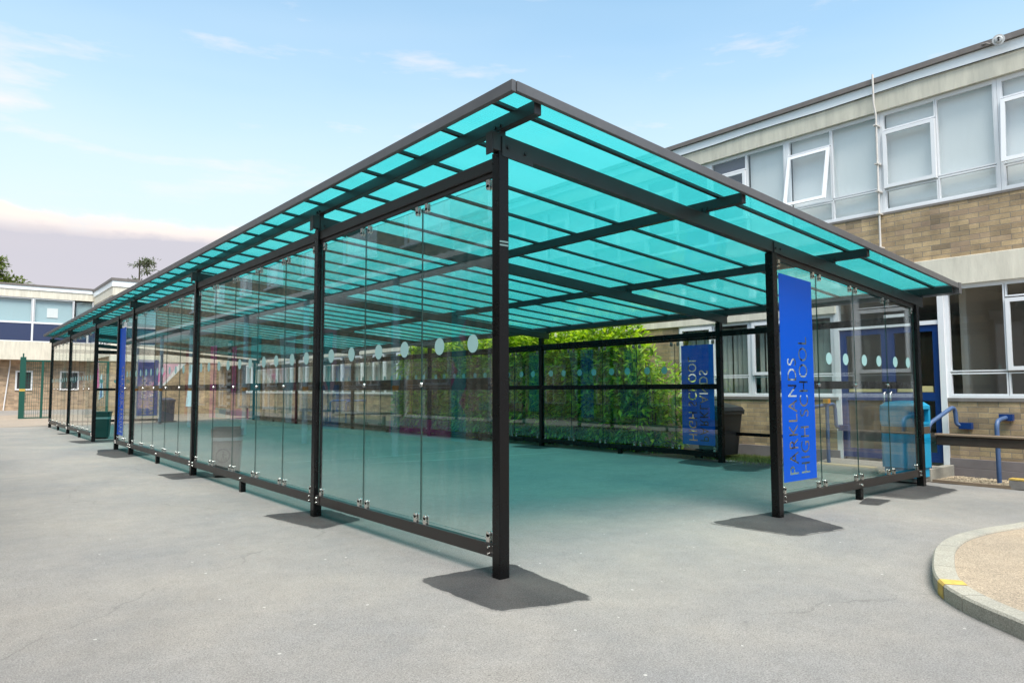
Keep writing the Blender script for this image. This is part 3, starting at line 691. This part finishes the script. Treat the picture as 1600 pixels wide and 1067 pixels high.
obj('notice', fbox(MB(), FX, .78, 1.12, .006, .010, 2.60, 2.72), paper, rb)
mb = MB().tube([FX(1.09,.10,3.6), FX(1.09,.10,4.6), FX(1.085,.10,6.3), FX(1.09,.16,6.5), FX(1.09,.16,7.03)], .018, 8)
for z_ in (3.9, 4.5, 4.9, 5.4, 6.1): mb.box(9.34, 9.52, 1.06, 1.12, z_, z_+.02)
obj('downpipe', mb, pbr('off_white_pipe', (.66,.62,.58), .5, noise=.15), rb)
# dome camera on the roof edge
dc = thing('security_camera', 'round white dome camera on a bracket at the school block roof edge', 'camera', (9.2, -.86, 6.85))
obj('dome', MB().disc((9.25,-.86,6.86), (-1,-.3,-.15), .07, .085, .05, 20).disc((9.215,-.87,6.855), (-1,-.3,-.15), .062, .04, .05, 20), sillpale, dc)
obj('lens', MB().disc((9.185,-.88,6.87), (-1,-.3,-.15), .016, .014, .02, 10).disc((9.185,-.88,6.835), (-1,-.3,-.15), .014, .012, .02, 10), blackbin, dc)
obj('arm', MB().tube([(9.27,-.84,6.86), (9.28,-.74,6.85), (9.32,-.68,6.90), (9.38,-.60,6.93)], .014, 8), sillm, dc)

# --- far building
FY = lambda Y: (lambda u, d, z: (u, Y-d, z))
fb = thing('far_school_block', 'long two storey school block with navy panels closing the yard at the far end', 'building', (0, 45, .3))
F1 = FY(45.0); F1g = FY(45.7)
mb = MB(); fbox(mb, F1g, -40, 3.75, -.3, 0, .2, 3.3); obj('wall', mb, brickFar, fb)
mb = MB(); fbox(mb, F1, -40, 3.75, -3.3, .0, 3.22, 4.28); fbox(mb, F1, -40, 3.75, -.3, .02, 6.85, 7.30); obj('concrete_band', mb, cream, fb)
mb = MB(); fbox(mb, F1, -40, 3.75, -.3, .06, 7.30, 7.52); obj('metal_flashing', mb, metalpale, fb)
mb = MB(); fbox(mb, F1, -40, 3.70, -14, .10, 7.52, 7.62); mb.box(1.9, 3.9, 50, 54, 7.62, 8.0); mb.box(-30, -2, 48, 54, 7.62, 7.95); obj('roof', mb, gutterm, fb)
mb = MB(); fbox(mb, F1, -40, 3.75, -6, -5.9, 4.2, 7.5); fbox(mb, F1, -40, 3.75, -5.9, -.3, 7.0, 7.25); obj('interior_wall', mb, pbr('pale_room', (.42,.48,.5), .9), fb)
for i in range(-8, 2):
    a, b = .66+2.06*i, .66+2.06*(i+1)
    wo = window(fb, F1, a, b-.004, 4.28, 6.85, [(a+.07, b-.07, 5.42, 6.80, 'fix'), (a+.07, b-.07, 4.36, 5.36, 'none')][:1])
    obj('panel', fbox(MB(), F1, a+.06, b-.06, -.07, -.03, 4.34, 5.34), navyp, wo)
    obj('transom', fbox(MB(), F1, a+.04, b-.04, -.09, -.012, 5.34, 5.43), upvc, wo)
    obj('blind', fbox(MB(), F1, a+.08, b-.08, -.25, -.2, 5.4, 6.82), skyrefl, wo)  # sheet added behind the pane to paint the sky's reflection
    if i in (0, 1): obj('screen', fbox(MB(), F1, a+.7, a+1.25, -.19, -.17, 5.75, 6.3), blindm, wo)
wo = window(fb, F1, 2.722, 3.74, 4.28, 6.85, [(2.79, 3.67, 5.42, 6.80, 'fix')]); obj('panel', fbox(MB(), F1, 2.79, 3.68, -.07, -.03, 4.34, 5.34), navyp, wo)
for (a, b) in ((.0, .85), (2.75, 3.5), (-3.2, -2.2)):
    F0 = lambda u, d, z: (u, 45.7-d, z)
    mb = MB(); frame(mb, F0, a, b, 1.45, 2.6, .09, 0, .05); wo = obj('window', mb, upvc, fb)
    obj('pane', MB().quad(F0(a+.05,.01,1.5), F0(b-.05,.01,1.5), F0(b-.05,.01,2.55), F0(a+.05,.01,2.55)), pbr('dark_window', (.05,.05,.05), .1), wo)
mb = MB().tube([(-.28,45.62,3.2), (-.28,45.62,2.9), (-.5,45.62,.3)], .035, 8); obj('downpipe', mb, upvc, fb)
# nearer wing of the far building
wing = thing('far_school_wing', 'projecting brick wing with painted mural joining the far block to the near block', 'building', (6, 38.9, .1))
F2 = FY(38.9); FS = lambda u, d, z: (3.75-d, u, z)
mb = MB(); fbox(mb, F2, 3.75, 14, -.3, 0, 0, 3.02); obj('wall', mb, brickY, wing)
mb = MB(); fbox(mb, FS, 39.2, 48, -.28, 0, 0, 3.3); obj('side_wall', mb, brickX, wing)
mb = MB(); fbox(mb, F2, 3.70, 14, -.3, .05, 3.02, 3.98); fbox(mb, FS, 39.22, 45, -.3, .048, 3.3, 3.98); fbox(mb, F2, 3.71, 14, -.3, .04, 6.62, 7.10); fbox(mb, FS, 39.22, 44.9, -.3, .038, 6.62, 7.10); obj('concrete_band', mb, cream, wing)
mb = MB(); fbox(mb, F2, 3.67, 14, -.3, .08, 7.10, 7.42); fbox(mb, FS, 39.22, 44.9, -.3, .078, 7.10, 7.42); obj('metal_flashing', mb, metalpale, wing)
mb = MB().box(3.62, 14, 38.78, 46, 7.42, 7.56); obj('roof', mb, gutterm, wing)
mb = MB().box(4.6, 14, 44, 44.1, 3.9, 7); obj('interior_wall', mb, darkroom, wing)
for i in range(4):
    a, b = 3.76+1.9*i, 3.76+1.9*(i+1)-.004
    wo = window(wing, F2, a, b, 3.98, 6.62, [(a+.07, b-.07, 5.2, 6.57, 'fix')], 'dark')
    obj('panel', fbox(MB(), F2, a+.06, b-.06, -.07, -.03, 4.04, 5.15), navyp, wo)
    obj('transom', fbox(MB(), F2, a+.04, b-.04, -.09, -.012, 5.12, 5.22), upvc, wo)
for i in range(3):
    a, b = 39.2+1.9*i, 39.2+1.9*(i+1)-.004
    window(wing, FS, a, b, 3.98, 6.62, [(a+.07, (a+b)/2, 4.1, 6.55, 'fix'), ((a+b)/2, b-.07, 4.1, 6.55, 'fix')], 'dark')
def mural(root, F, shapes):
    for i, (mat, pts) in enumerate(shapes):
        d0 = .004+.003*i; n = len(pts); mb = MB()
        mb.add([F(u, d0, z_) for u, z_ in pts], [tuple(range(n))]); obj('mural', mb, mat, root)
mural(wing, FS, [(m_lpink, [(43.8,1.6),(42.0,1.4),(42.6,3.2),(44.2,3.2)]), (m_pink, [(43.4,1.3),(42.2,1.7),(42.7,2.7),(43.3,2.9)]), (m_lblue, [(42.2,.9),(40.6,1.1),(41.4,2.4),(41.9,2.2)]), (m_blue, [(41.8,1.0),(41.0,1.1),(41.5,2.1)])])
mural(wing, F2, [(m_white, [(5.3,.9),(6.0,1.2),(7.6,3.0),(5.4,3.0)]), (m_lpink, [(5.5,1.0),(6.1,1.4),(7.2,2.95),(5.5,2.9)]), (m_pink, [(5.6,1.4),(5.9,1.5),(6.5,2.4),(6.2,2.5)]), (m_lblue, [(7.6,.5),(8.2,.5),(8.3,2.9),(7.8,2.9)])])

# --- left building: behind the camera's left, seen mirrored in the glass
lb = thing('mural_school_block', 'brick school block painted with bright mural columns, seen mirrored in the canopy glass', 'building', (-7, 15, 0))
FL = lambda u, d, z: (-7+d, u, z)
holes = [(8.2, 9.4), (11.0, 13.4), (14.8, 17.5), (19.4, 21.0), (23.2, 24.9), (26.4, 28.0), (29.4, 30.8), (33.0, 35.0)]
lo, up = [], []
mb = MB(); prev = -3.0
for a, b in holes+[(44, 44)]:
    fbox(mb, FL, prev, a, -.3, 0, 0, 3.9); prev = b
for a, b in holes: fbox(mb, FL, a, b, -.3, 0, 0, .65); fbox(mb, FL, a, b, -.3, 0, 2.75, 3.9)
uw = [(7.2, 9.4), (11.05, 13.45), (15.1, 17.5), (19.0, 21.0), (22.8, 24.6), (26.4, 28.0), (30.2, 31.8), (34.0, 35.8)]
prev = -3.0
for a, b in uw+[(44, 44)]: fbox(mb, FL, prev, a, -.3, 0, 3.9, 8.4); prev = b
for a, b in uw: fbox(mb, FL, a, b, -.3, 0, 3.9, 5.6); fbox(mb, FL, a, b, -.3, 0, 7.5, 8.4)
obj('wall', mb, brickX, lb)
obj('fascia', fbox(MB(), FL, -3, 44, -.3, .1, 8.4, 8.8), creamd, lb)
obj('interior_wall', fbox(MB(), FL, -3, 44, -4, -3.9, 0, 8.4), darkroom, lb)
for a, b in holes:
    m_ = (a+b)/2+.2; cells = [(a+.045, m_, 1.55, 2.70, 'sash'), (a+.045, m_, .70, 1.5, 'fix'), (m_, b-.045, 1.55, 2.70, 'fix'), (m_, b-.045, .70, 1.5, 'fix')]
    window(lb, FL, a, b, .65, 2.75, cells)
for a, b in uw:
    m_ = (a+b)/2; window(lb, FL, a, b, 5.6, 7.5, [(a+.045, m_, 5.65, 7.45, 'open'), (m_, b-.045, 5.65, 7.45, 'fix')], 'roller', .25)
    obj('sill', fbox(MB(), FL, a-.05, b+.05, .0, .12, 5.53, 5.6), upvc, lb)
def rect(a, b, c0, d_): return [(a,c0),(b,c0),(b,d_),(a,d_)]
shp = [(m_pink, rect(11.0,14.2,.12,.62)), (m_teal, rect(10.3,10.95,.1,3.7)), (m_pink, [(10.3,.8),(10.6,1.1),(10.3,1.5)]), (m_pink, [(10.95,1.5),(10.65,1.9),(10.95,2.3)]), (m_pink, [(10.3,2.4),(10.6,2.8),(10.3,3.2)]),
 (m_teal, rect(13.6,14.1,.1,3.6)), (m_blue, rect(17.6,19.3,.1,1.6)), (m_lpink, [(18.2,1.0),(19.35,2.2),(19.35,3.6),(17.8,3.6),(17.8,2.0)]), (m_teal, [(18.3,1.3),(19.0,2.2),(19.0,3.4),(18.1,3.4)]),
 (m_lblue, [(21.6,.2),(22.2,.2),(23.0,3.6),(21.3,3.6)]), (m_red, [(21.1,.2),(21.6,.2),(21.35,3.6)]), (m_teal, rect(25.0,26.2,.2,3.7)), (m_pink, rect(28.1,28.7,.1,3.4)), (m_blackp, rect(28.8,29.3,.1,3.7)), (m_pink, rect(31.0,32.0,.1,3.6)), (m_pink, rect(26.3,28.0,.15,.62)), (m_teal, rect(29.4,31.0,.15,.6)), (m_red, rect(35.2,36.5,.1,3.6))]
mural(lb, FL, shp)
mb = MB()
for k in range(12): fbox(mb, FL, 28.8, 29.3, .06, .065, .15+k*.3, .30+k*.3)
obj('mural', mb, m_white, lb)
cw = thing('covered_walkway', 'grey corrugated walkway roof on round painted columns along the mural block', 'walkway canopy', (-4.3, 15, 0))
mb = MB(); n = 0; y_ = 2.0; top, bot = [], []
while y_ < 40:
    dz = .035 if n % 2 else 0
    mb.quad((-4.0,y_,4.02+dz), (-4.0,y_+.15,4.02+(.035-dz)), (-6.95,y_+.15,4.22+(.035-dz)), (-6.95,y_,4.22+dz)); y_ += .15; n += 1
obj('corrugated_roof', mb, corr, cw)
mb = MB().box(-4.35,-4.22,2,40,3.86,4.0); obj('beam', mb, corr, cw)
for y_ in (4.3, 9.1, 13.95, 18.8, 25.2, 30.0, 35.0):
    p_ = obj('column', MB().tube([(-4.28,y_,0),(-4.28,y_,3.9)], .075, 14), postgrey, cw)
    obj('band', MB().tube([(-4.28,y_,1.40),(-4.28,y_,1.52)], .078, 14), orange, p_)

# ------------------------------------------------------------------ ramp, handrails, low timber rail
mb = MB(); mb.hexa([(7.35,.75,-.05),(9.47,.22,.0),(9.47,2.15,.0),(7.35,1.9,-.05),(7.35,.75,gz(7.35,.75)+.008),(9.47,.22,.155),(9.47,2.15,.165),(7.35,1.9,gz(7.35,1.9)+.010)])
struct('door_ramp', mb, rampm, bevel=.008)
mb = MB(); mb.box(8.5, 9.46, .10, .215, .0, .19); struct('ramp_edge', mb, kerbm, bevel=.008)
def rail_thing(lab, paths, loc, plates=()):
    o = thing('handrail', lab, 'handrail', loc, 'blue tubular handrails on the school block wall')
    for pth in paths: obj('tube', MB().tube(pth, .032, 12), bluerail, o)
    for q in plates: obj('wall_plate', MB().box(q[0]-.05,q[0]+.04,q[1]-.09,q[1]+.09,q[2]-.05,q[2]+.05), bluedoor, o)
    return o
def arc(pts, n=6):
    out = [pts[0]]
    for a, b, c0 in zip(pts, pts[1:], pts[2:]):
        a, b, c0 = Vector(a), Vector(b), Vector(c0); r_ = min(.13, (a-b).length*.45, (c0-b).length*.45)
        p0, p1 = b+(a-b).normalized()*r_, b+(c0-b).normalized()*r_
        for i in range(n+1): s_ = i/n; out.append(p0*(1-s_)**2+b*2*s_*(1-s_)+p1*s_*s_)
    return out+[pts[-1]]
rail_thing('single bent blue tube rising from the gravel to the brick wall right of the door', [arc([(8.98,-.66,-.05),(8.98,-.66,.94),(9.46,-.66,.98)])], (9,-.66,0), [(9.45,-.66,.98)])
rail_thing('blue handrail sloping off the white door post behind the sky blue bin', [arc([(8.65,.17,.03),(8.65,.17,.86),(9.38,.03,1.15),(9.40,.02,.84),(9.46,-.08,.83)])], (8.8,.1,0), [(9.45,-.10,.83)])
rail_thing('blue looped handrail with orange cap on the ramp left of the door', [arc([(8.15,1.97,0),(8.15,1.97,1.08),(9.33,1.97,1.16),(9.36,1.97,.74),(9.46,1.93,.72)]), [(8.9,1.90,.05),(8.9,1.90,1.17)]], (8.8,1.95,0), [(9.44,1.86,.72)])
obj('orange_cap', MB().box(8.855,8.945,1.855,1.945,1.17,1.25), orange, bpy.data.objects['handrail.002'])
for i, y_ in enumerate((20.6, 22.0)):
    rail_thing(['blue looped handrail on the wall, the nearer one past the hedge', 'blue looped handrail on the wall, the farther one past the hedge'][i], [arc([(8.7,y_,0),(8.7,y_,1.0),(9.45,y_,1.02)])], (9,y_,0), [(9.45,y_,1.02)])
tr_ = thing('low_timber_rail', 'low weathered timber knee rail running right of the blue bin', 'fence', (8.65,-3,0), 'timber knee rails along the planting strips')
obj('rail', MB().box(8.615,8.725,-8,.05,.56,.700), darkwood, tr_, .012); obj('pale_top', MB().box(8.58,8.75,-8,.06,.702,.735), wood, tr_, .008)  # one beam: lit top and darker front put into colour, top plank added
for y_ in (-3.0,-5.6): obj('post', MB().box(8.61,8.71,y_-.05,y_+.05,0,.545), wood, tr_)
tr_ = thing('low_timber_rail', 'low weathered timber knee rail in front of the laurel hedge', 'fence', (8.4,12,0), 'timber knee rails along the planting strips')
obj('rail', MB().box(8.36,8.46,4.75,32,.56,.68), wood, tr_, .012)
for k in range(12): obj('post', MB().box(8.37,8.45,5.6+k*2.3-.05,5.6+k*2.3+.05,0,.558), wood, tr_)
tr_ = thing('low_steel_rail', 'thin black rail between the black bin and the school block door', 'fence', (8.7,3,0))
obj('rail', MB().box(8.66,8.72,2.4,4.2,.53,.59), black, tr_); obj('post', MB().box(8.67,8.71,2.42,2.46,0,.53), black, tr_)
# gravel, moss, litter
def scatter(name, mat, n, fn, kind='pebble', lab=None, cat=None):
    mb = MB()
    for i in range(n):
        x, y, s = fn(); z_ = gz(x, y)+.012; a = random.uniform(0, 6.28)
        if kind == 'pebble':
            vs = []
            for (dx, dy, dz) in ((1,0,.3),(0,1,.3),(-1,0,.3),(0,-1,.3),(0,0,.9),(0,0,-.1)):
                r_ = s*random.uniform(.7, 1.3); vs.append((x+(dx*math.cos(a)-dy*math.sin(a)*.7)*r_, y+(dx*math.sin(a)+dy*math.cos(a)*.7)*r_, z_+dz*s))
            mb.add(vs, [(0,1,4),(1,2,4),(2,3,4),(3,0,4),(1,0,5),(2,1,5),(3,2,5),(0,3,5)])
        elif kind == 'blade':
            h = s; dx, dy = .006*math.cos(a), .006*math.sin(a); lx, ly = random.uniform(-.03,.03), random.uniform(-.03,.03)
            mb.add([(x-dx,y-dy,z_-.01),(x+dx,y+dy,z_-.01),(x+lx,y+ly,z_+h)], [(0,1,2)])
        else:
            c0, s0 = math.cos(a)*s, math.sin(a)*s; t2 = random.uniform(0,.5)*s
            mb.add([(x+c0,y+s0,z_+t2),(x-s0*.5,y+c0*.5,z_),(x-c0,y-s0,z_+t2*.6),(x+s0*.5,y-c0*.5,z_+t2)], [(0,1,2,3)])
    o = obj(name, mb, mat); return tag(o, lab, cat, kind='stuff')
U = random.uniform
scatter('pebble_strip', stonem, 5200, lambda: (U(8.62,9.42), U(-4.5,.15), U(.008,.022)), lab='tan pebbles strewn along the foot of the school block plinth', cat='gravel')
scatter('moss_and_grass', grassm, 9000, lambda: (8.9+random.gauss(0,.28), U(2.35,4.1), U(.015,.06)), 'blade', 'green moss and grass tufts at the foot of the brick wall', 'grass')
scatter('leaf_litter', littm, 1400, lambda: (U(7.98,8.5), U(3.9,20), U(.012,.03)), 'leaf', 'brown fallen leaves in front of the hedge', 'leaf litter')
for i, (a, b) in enumerate((((8.42,-.05),(8.32,-2.2)),)):
    struct('gravel_edging', MB().hexa([(8.50,-6,0),(8.56,-6,0),(8.50,.06,0),(8.44,.06,0),(8.50,-6,.045),(8.56,-6,.045),(8.50,.06,.045),(8.44,.06,.045)]), wood)

# ------------------------------------------------------------------ plants
def leaf_cloud(mb, n, fn, size, squash=.36, droop=.3):
    for i in range(n):
        p_, nv = fn(); p_ = Vector(p_); s = size*U(.6, 1.3)
        d = (Vector(nv)*.8+Vector((U(-1,1), U(-1,1), U(-.6,.8)-droop))).normalized()
        sd_ = d.cross(Vector((U(-.5,.5), U(-.5,.5), 1))).normalized()*s*squash*.5; up_ = d*s
        mid = p_+up_*.5+Vector((0,0,s*.08))
        mb.add([p_, mid+sd_, p_+up_, mid-sd_], [(0,1,2,3)])
def hedge_pt():
    blobs = HB_
    while True:
        b = random.choices(blobs, [q[4] for q in blobs])[0]
        u = Vector((random.gauss(0,1), random.gauss(0,1), random.gauss(0,1))).normalized()
        r_ = U(.80, 1.03) if random.random() < .7 else U(.35, .8)
        q = Vector((b[0]+u.x*b[3]*.62*r_, b[1]+u.y*b[3]*r_, b[2]+u.z*b[3]*r_))
        if q.z < .12 or q.x > 9.45 or q.x < 8.02: continue
        return q, u
random.seed(11)
HB_ = []
for k in range(34):
    y_ = 5.5+k*.33+U(-.15,.15); e = min(1, (y_-4.9)/1.8); e2 = min(1, max(.55, (17.6-y_)/2.2)); r_ = U(.5,.72)
    for zz_ in (.7, 1.35, 1.95, 2.45):
        top = 2.95*min(e**.5, e2)
        if zz_+r_*.6 < top+.1: HB_.append((8.75+U(-.12,.12), y_+U(-.2,.2), zz_+U(-.15,.15), r_, r_**2))
mb = MB(); leaf_cloud(mb, 50000, hedge_pt, .205)
hd = thing('laurel_hedge', 'large glossy green laurel hedge against the school block wall', 'hedge', (8.8,11,0))
obj('foliage', mb, laurel, hd)
mb = MB()
for k in range(22):
    y_ = 5.6+k*.5; a = Vector((8.75+U(-.2,.2), y_, 0))
    for q in range(3): mb.tube([a, a+Vector((U(-.1,.1),U(-.15,.15),.9)), a+Vector((U(-.3,.3),U(-.4,.4),2.0))], .022, 5, r1=.008)
obj('branch', mb, bark, hd)
def tree(name, lab, x, y, h, crown, leaf, size, n, cat='tree', tiers=False):
    o = thing(name, lab, cat, (x,y,.2)); tb = MB(); fol = MB()
    tb.tube([(x,y,0),(x+.1,y,h*.5),(x,y,h)], h*.022, 8, r1=.04)
    tips = []
    for k in range(46):
        hh = h*U(.38, .99); ln = crown*(1.15-(hh/h)**2*.78)*U(.6,1.05); a = U(0,6.28); dz = U(.1,.5) if not tiers else U(-.02,.22)
        st = Vector((x,y,hh)); en = st+Vector((math.cos(a)*ln, math.sin(a)*ln, ln*dz)); tb.tube([st, st.lerp(en,.5)+Vector((0,0,.1*ln)), en], .05, 5, r1=.015)
        for q in range(9):
            f_ = U(.3,1.05); tips.append((st.lerp(en,f_)+Vector((U(-.35,.35),U(-.35,.35),U(-.1,.2))), ln*.16))
    def fn():
        c0, r_ = random.choice(tips); u = Vector((random.gauss(0,1),random.gauss(0,1),random.gauss(0,.35 if tiers else .8)))
        return c0+u*r_*.8, u.normalized()
    leaf_cloud(fol, n, fn, size, .45 if not tiers else .3, .1)
    obj('trunk', tb, bark, o); obj('crown', fol, leaf, o); return o
tree('conifer_tree', 'dark spreading conifer top showing above the far school wing', 11.0, 70, 14.0, 3.0, pinel, .42, 3600, tiers=True)
tree('broadleaf_tree', 'green leafy tree top behind the far block at the left edge', -1.0, 70, 12.4, 4.2, leafl, .40, 12000)

# ------------------------------------------------------------------ bins
def rbox_ring(w_, d_, r_, z_, n=5):
    o = []
    for (cx_, cy_, a0) in ((w_/2-r_, d_/2-r_, 0), (-w_/2+r_, d_/2-r_, 90), (-w_/2+r_, -d_/2+r_, 180), (w_/2-r_, -d_/2+r_, 270)):
        for k in range(n+1):
            a = R(a0+90*k/n); o.append((cx_+r_*math.cos(a), cy_+r_*math.sin(a), z_))
    return o
def loft(mb, rings, mi=0, cap=True):
    n = len(rings[0]); vs = [v for rr in rings for v in rr]
    mb.add(vs, [(i*n+j, i*n+(j+1) % n, (i+1)*n+(j+1) % n, (i+1)*n+j) for i in range(len(rings)-1) for j in range(n)], mi)
    if cap: mb.add(rings[0], [tuple(reversed(range(n)))], mi); mb.add(rings[-1], [tuple(range(n))], mi)
    return mb
# sky blue hooded litter bin
b1 = thing('litter_bin', 'tall sky blue hooded litter bin standing behind the right corner post', 'bin')
mb = MB(); loft(mb, [rbox_ring(.50,.50,.06,z_) for z_ in (.06,.20)]+[rbox_ring(.55,.55,.07,z_) for z_ in (.205,.86,.87)]); obj('body', mb, bluebin, b1, .004)
obj('base', loft(MB(), [rbox_ring(.46,.46,.08,0), rbox_ring(.46,.46,.08,.06)]), sillm, b1)
obj('band', loft(MB(), [rbox_ring(.556,.556,.073,.73), rbox_ring(.556,.556,.073,.84)]), blackgold, b1)
mb = MB()
for (x_, y_) in ((-.25,-.12),(-.25,.12)): pass
loft(mb, [rbox_ring(.57,.57,.075,.872), rbox_ring(.57,.57,.075,.905)])
for sx in (-1, 1):
    for sy in (-1, 1): mb.box(sx*.235-.035, sx*.235+.035, sy*.235-.035, sy*.235+.035, .905, 1.11)
mb.box(-.28, -.25, -.2, .2, .905, 1.11)
loft(mb, [rbox_ring(.57,.57,.075,1.11), rbox_ring(.57,.57,.075,1.16), rbox_ring(.46,.46,.10,1.215), rbox_ring(.2,.2,.05,1.235)]); obj('hood', mb, bluebin, b1, .004)
obj('liner', loft(MB(), [rbox_ring(.44,.44,.06,.906), rbox_ring(.44,.44,.06,1.0)]), blackbin, b1)
mb = MB()
for k in range(4): loft(mb, [rbox_ring(.560,.560,.074,.66-.022*k), rbox_ring(.560,.560,.074,.668-.022*k)])
obj('rib', mb, bluebin, b1)
place(b1, (8.22, .33, .03), 0, .98)
# black wheeled grit/litter bin
b2 = thing('wheeled_bin', 'black wheeled bin with sloping lid behind the far corner post', 'bin')
loft(mb := MB(), [rbox_ring(.52,.55,.06,.10), rbox_ring(.64,.70,.07,.86)]); obj('body', mb, blackbin, b2, .006)
loft(mb := MB(), [rbox_ring(.70,.76,.06,.862), rbox_ring(.70,.76,.06,.92)]); obj('rim', mb, blackbin, b2)
mb = MB(); mb.hexa([(-.33,-.40,.922),(.33,-.40,.922),(.33,.36,.922),(-.33,.36,.922),(-.31,-.34,1.00),(.31,-.34,1.00),(.31,.36,1.13),(-.31,.36,1.13)]); mb.box(-.30,.30,.361,.47,1.06,1.13); obj('lid', mb, blackbin, b2, .02)
for sx in (-1, 1): obj('wheel', MB().disc((sx*.27,.26,.10), (1,0,0), .10, .10, .06, 18), blackbin, b2)
place(b2, (8.55, 3.93, .06), R(-4), 1.02)
# charcoal bin inside the canopy with round mark
b3 = thing('litter_bin', 'charcoal litter bin with round tidy symbol inside the left glass wall', 'bin')
loft(mb := MB(), [rbox_ring(.40,.34,.10,.04), rbox_ring(.46,.40,.12,.60)]); obj('body', mb, greybin, b3)
loft(mb := MB(), [rbox_ring(.47,.41,.12,.602), rbox_ring(.475,.415,.12,.655)]); obj('band', mb, silverm, b3)
loft(mb := MB(), [rbox_ring(.475,.415,.12,.657), rbox_ring(.50,.44,.12,.80)]); mb.box(-.20,.20,-.14,.14,.801,.83); obj('hood', mb, tanbin, b3)
obj('base', loft(MB(), [rbox_ring(.34,.30,.09,0), rbox_ring(.34,.30,.09,.039)]), blackbin, b3)
mb = MB()
def ysurf(z_): return -(.17+.03*(z_-.04)/.56)-.004
ring_o = [( .115*math.cos(a), .115*math.sin(a)) for a in [2*math.pi*k/28 for k in range(28)]]; ring_i = [(x*.82, y*.82) for x, y in ring_o]
C0 = (-.04, .36)
mb.add([(C0[0]+x, ysurf(C0[1]+y), C0[1]+y) for x, y in ring_o+ring_i], [(k, (k+1) % 28, 28+(k+1) % 28, 28+k) for k in range(28)])
def lp(pts): mb.add([(C0[0]+x, ysurf(C0[1]+y), C0[1]+y) for x, y in pts], [tuple(range(len(pts)))])
lp([(.008+.016*math.cos(2*math.pi*k/12), .062+.016*math.sin(2*math.pi*k/12)) for k in range(12)])
lp([(-.008,.04),(.018,.04),(.016,-.02),(-.012,-.02)]); lp([(-.012,-.021),(.000,-.021),(-.012,-.075),(-.024,-.075)]); lp([(.002,-.021),(.016,-.021),(.026,-.075),(.014,-.075)]); lp([(.018,.035),(.050,.008),(.044,.0),(.018,.022)])
lp([(.036,-.035),(.062,-.035),(.058,-.075),(.040,-.075)])
obj('tidy_symbol', mb, pbr('bin_symbol', (.006,.006,.006), .5), b3)
place(b3, (.38, 7.85, 0), R(-24), 1.0)
# dark green bin in the doorway
b4 = thing('litter_bin', 'dark green litter bin with pale band beside the side opening post', 'bin')
loft(mb := MB(), [rbox_ring(.38,.34,.06,.05), rbox_ring(.44,.40,.07,.60)]); obj('body', mb, greenbin, b4)
loft(mb := MB(), [rbox_ring(.445,.405,.07,.602), rbox_ring(.45,.41,.07,.655)]); obj('band', mb, pbr('pale_teal_band', (.25,.42,.42), .5), b4)
loft(mb := MB(), [rbox_ring(.45,.41,.07,.657), rbox_ring(.47,.43,.07,.78)]); mb.box(-.24,.24,-.22,.22,.781,.82); obj('hood', mb, greenbin, b4)
obj('base', loft(MB(), [rbox_ring(.32,.28,.05,0), rbox_ring(.32,.28,.05,.049)]), blackbin, b4)
place(b4, (.42, 19.75, 0), R(-20), .98)
# navy bin at the far end
b5 = thing('litter_bin', 'dark navy litter bin by the far end post beside the farthest blue sign', 'bin')
loft(mb := MB(), [rbox_ring(.50,.50,.08,.05), rbox_ring(.54,.54,.08,.90)]); obj('body', mb, navyp, b5)
loft(mb := MB(), [rbox_ring(.58,.58,.08,.901), rbox_ring(.58,.58,.08,1.0), rbox_ring(.3,.3,.08,1.08)]); obj('lid', mb, navyp, b5)
obj('base', loft(MB(), [rbox_ring(.7,.6,.05,0), rbox_ring(.7,.6,.05,.049)]), blackbin, b5)
place(b5, (4.6, 30.2, .01), R(10))

# ------------------------------------------------------------------ green mesh fence
def mesh_fence(lab, x0, x1, y_, posts_, tall):
    o = thing('mesh_fence', lab, 'fence', (x0,y_,0), 'green welded mesh fence panels')
    for i, px_ in enumerate(posts_):
        p_ = obj('post', MB().box(px_-(.12 if i == 0 and tall else .05), px_+(.12 if i == 0 and tall else .05), y_-.06, y_+.06, 0, 3.1 if i == 0 else 2.95), greenf, o, .006)
        if i == 0 and tall:
            obj('yellow_tag', MB().box(px_-.125, px_+.125, y_-.066, y_-.062, 1.40, 1.52), yellow, p_); obj('finial', MB().box(px_-.03, px_+.03, y_-.03, y_+.03, 3.1, 3.28), greenf, p_)
    mb = MB(); x = x0
    while x <= x1: mb.box(x-.006, x+.006, y_-.006, y_+.006, .08, 2.9); x += .09
    z_ = .1
    while z_ < 2.95: mb.box(x0, x1, y_-.014, y_-.008, z_-.006, z_+.006); z_ += .19
    mb.box(x0, x1, y_-.025, y_+.025, 2.88, 2.94); mb.box(x0, x1, y_-.025, y_+.025, .06, .11)
    obj('mesh', mb, greenf, o)
mesh_fence('green mesh gate panel hung on the stout post with a yellow tag', -.25, 1.55, 38.0, (-.22, .60, 1.55), True)
mesh_fence('green mesh fence panel behind the farthest glass bays', 2.45, 3.45, 37.6, (2.5, 3.42), False)
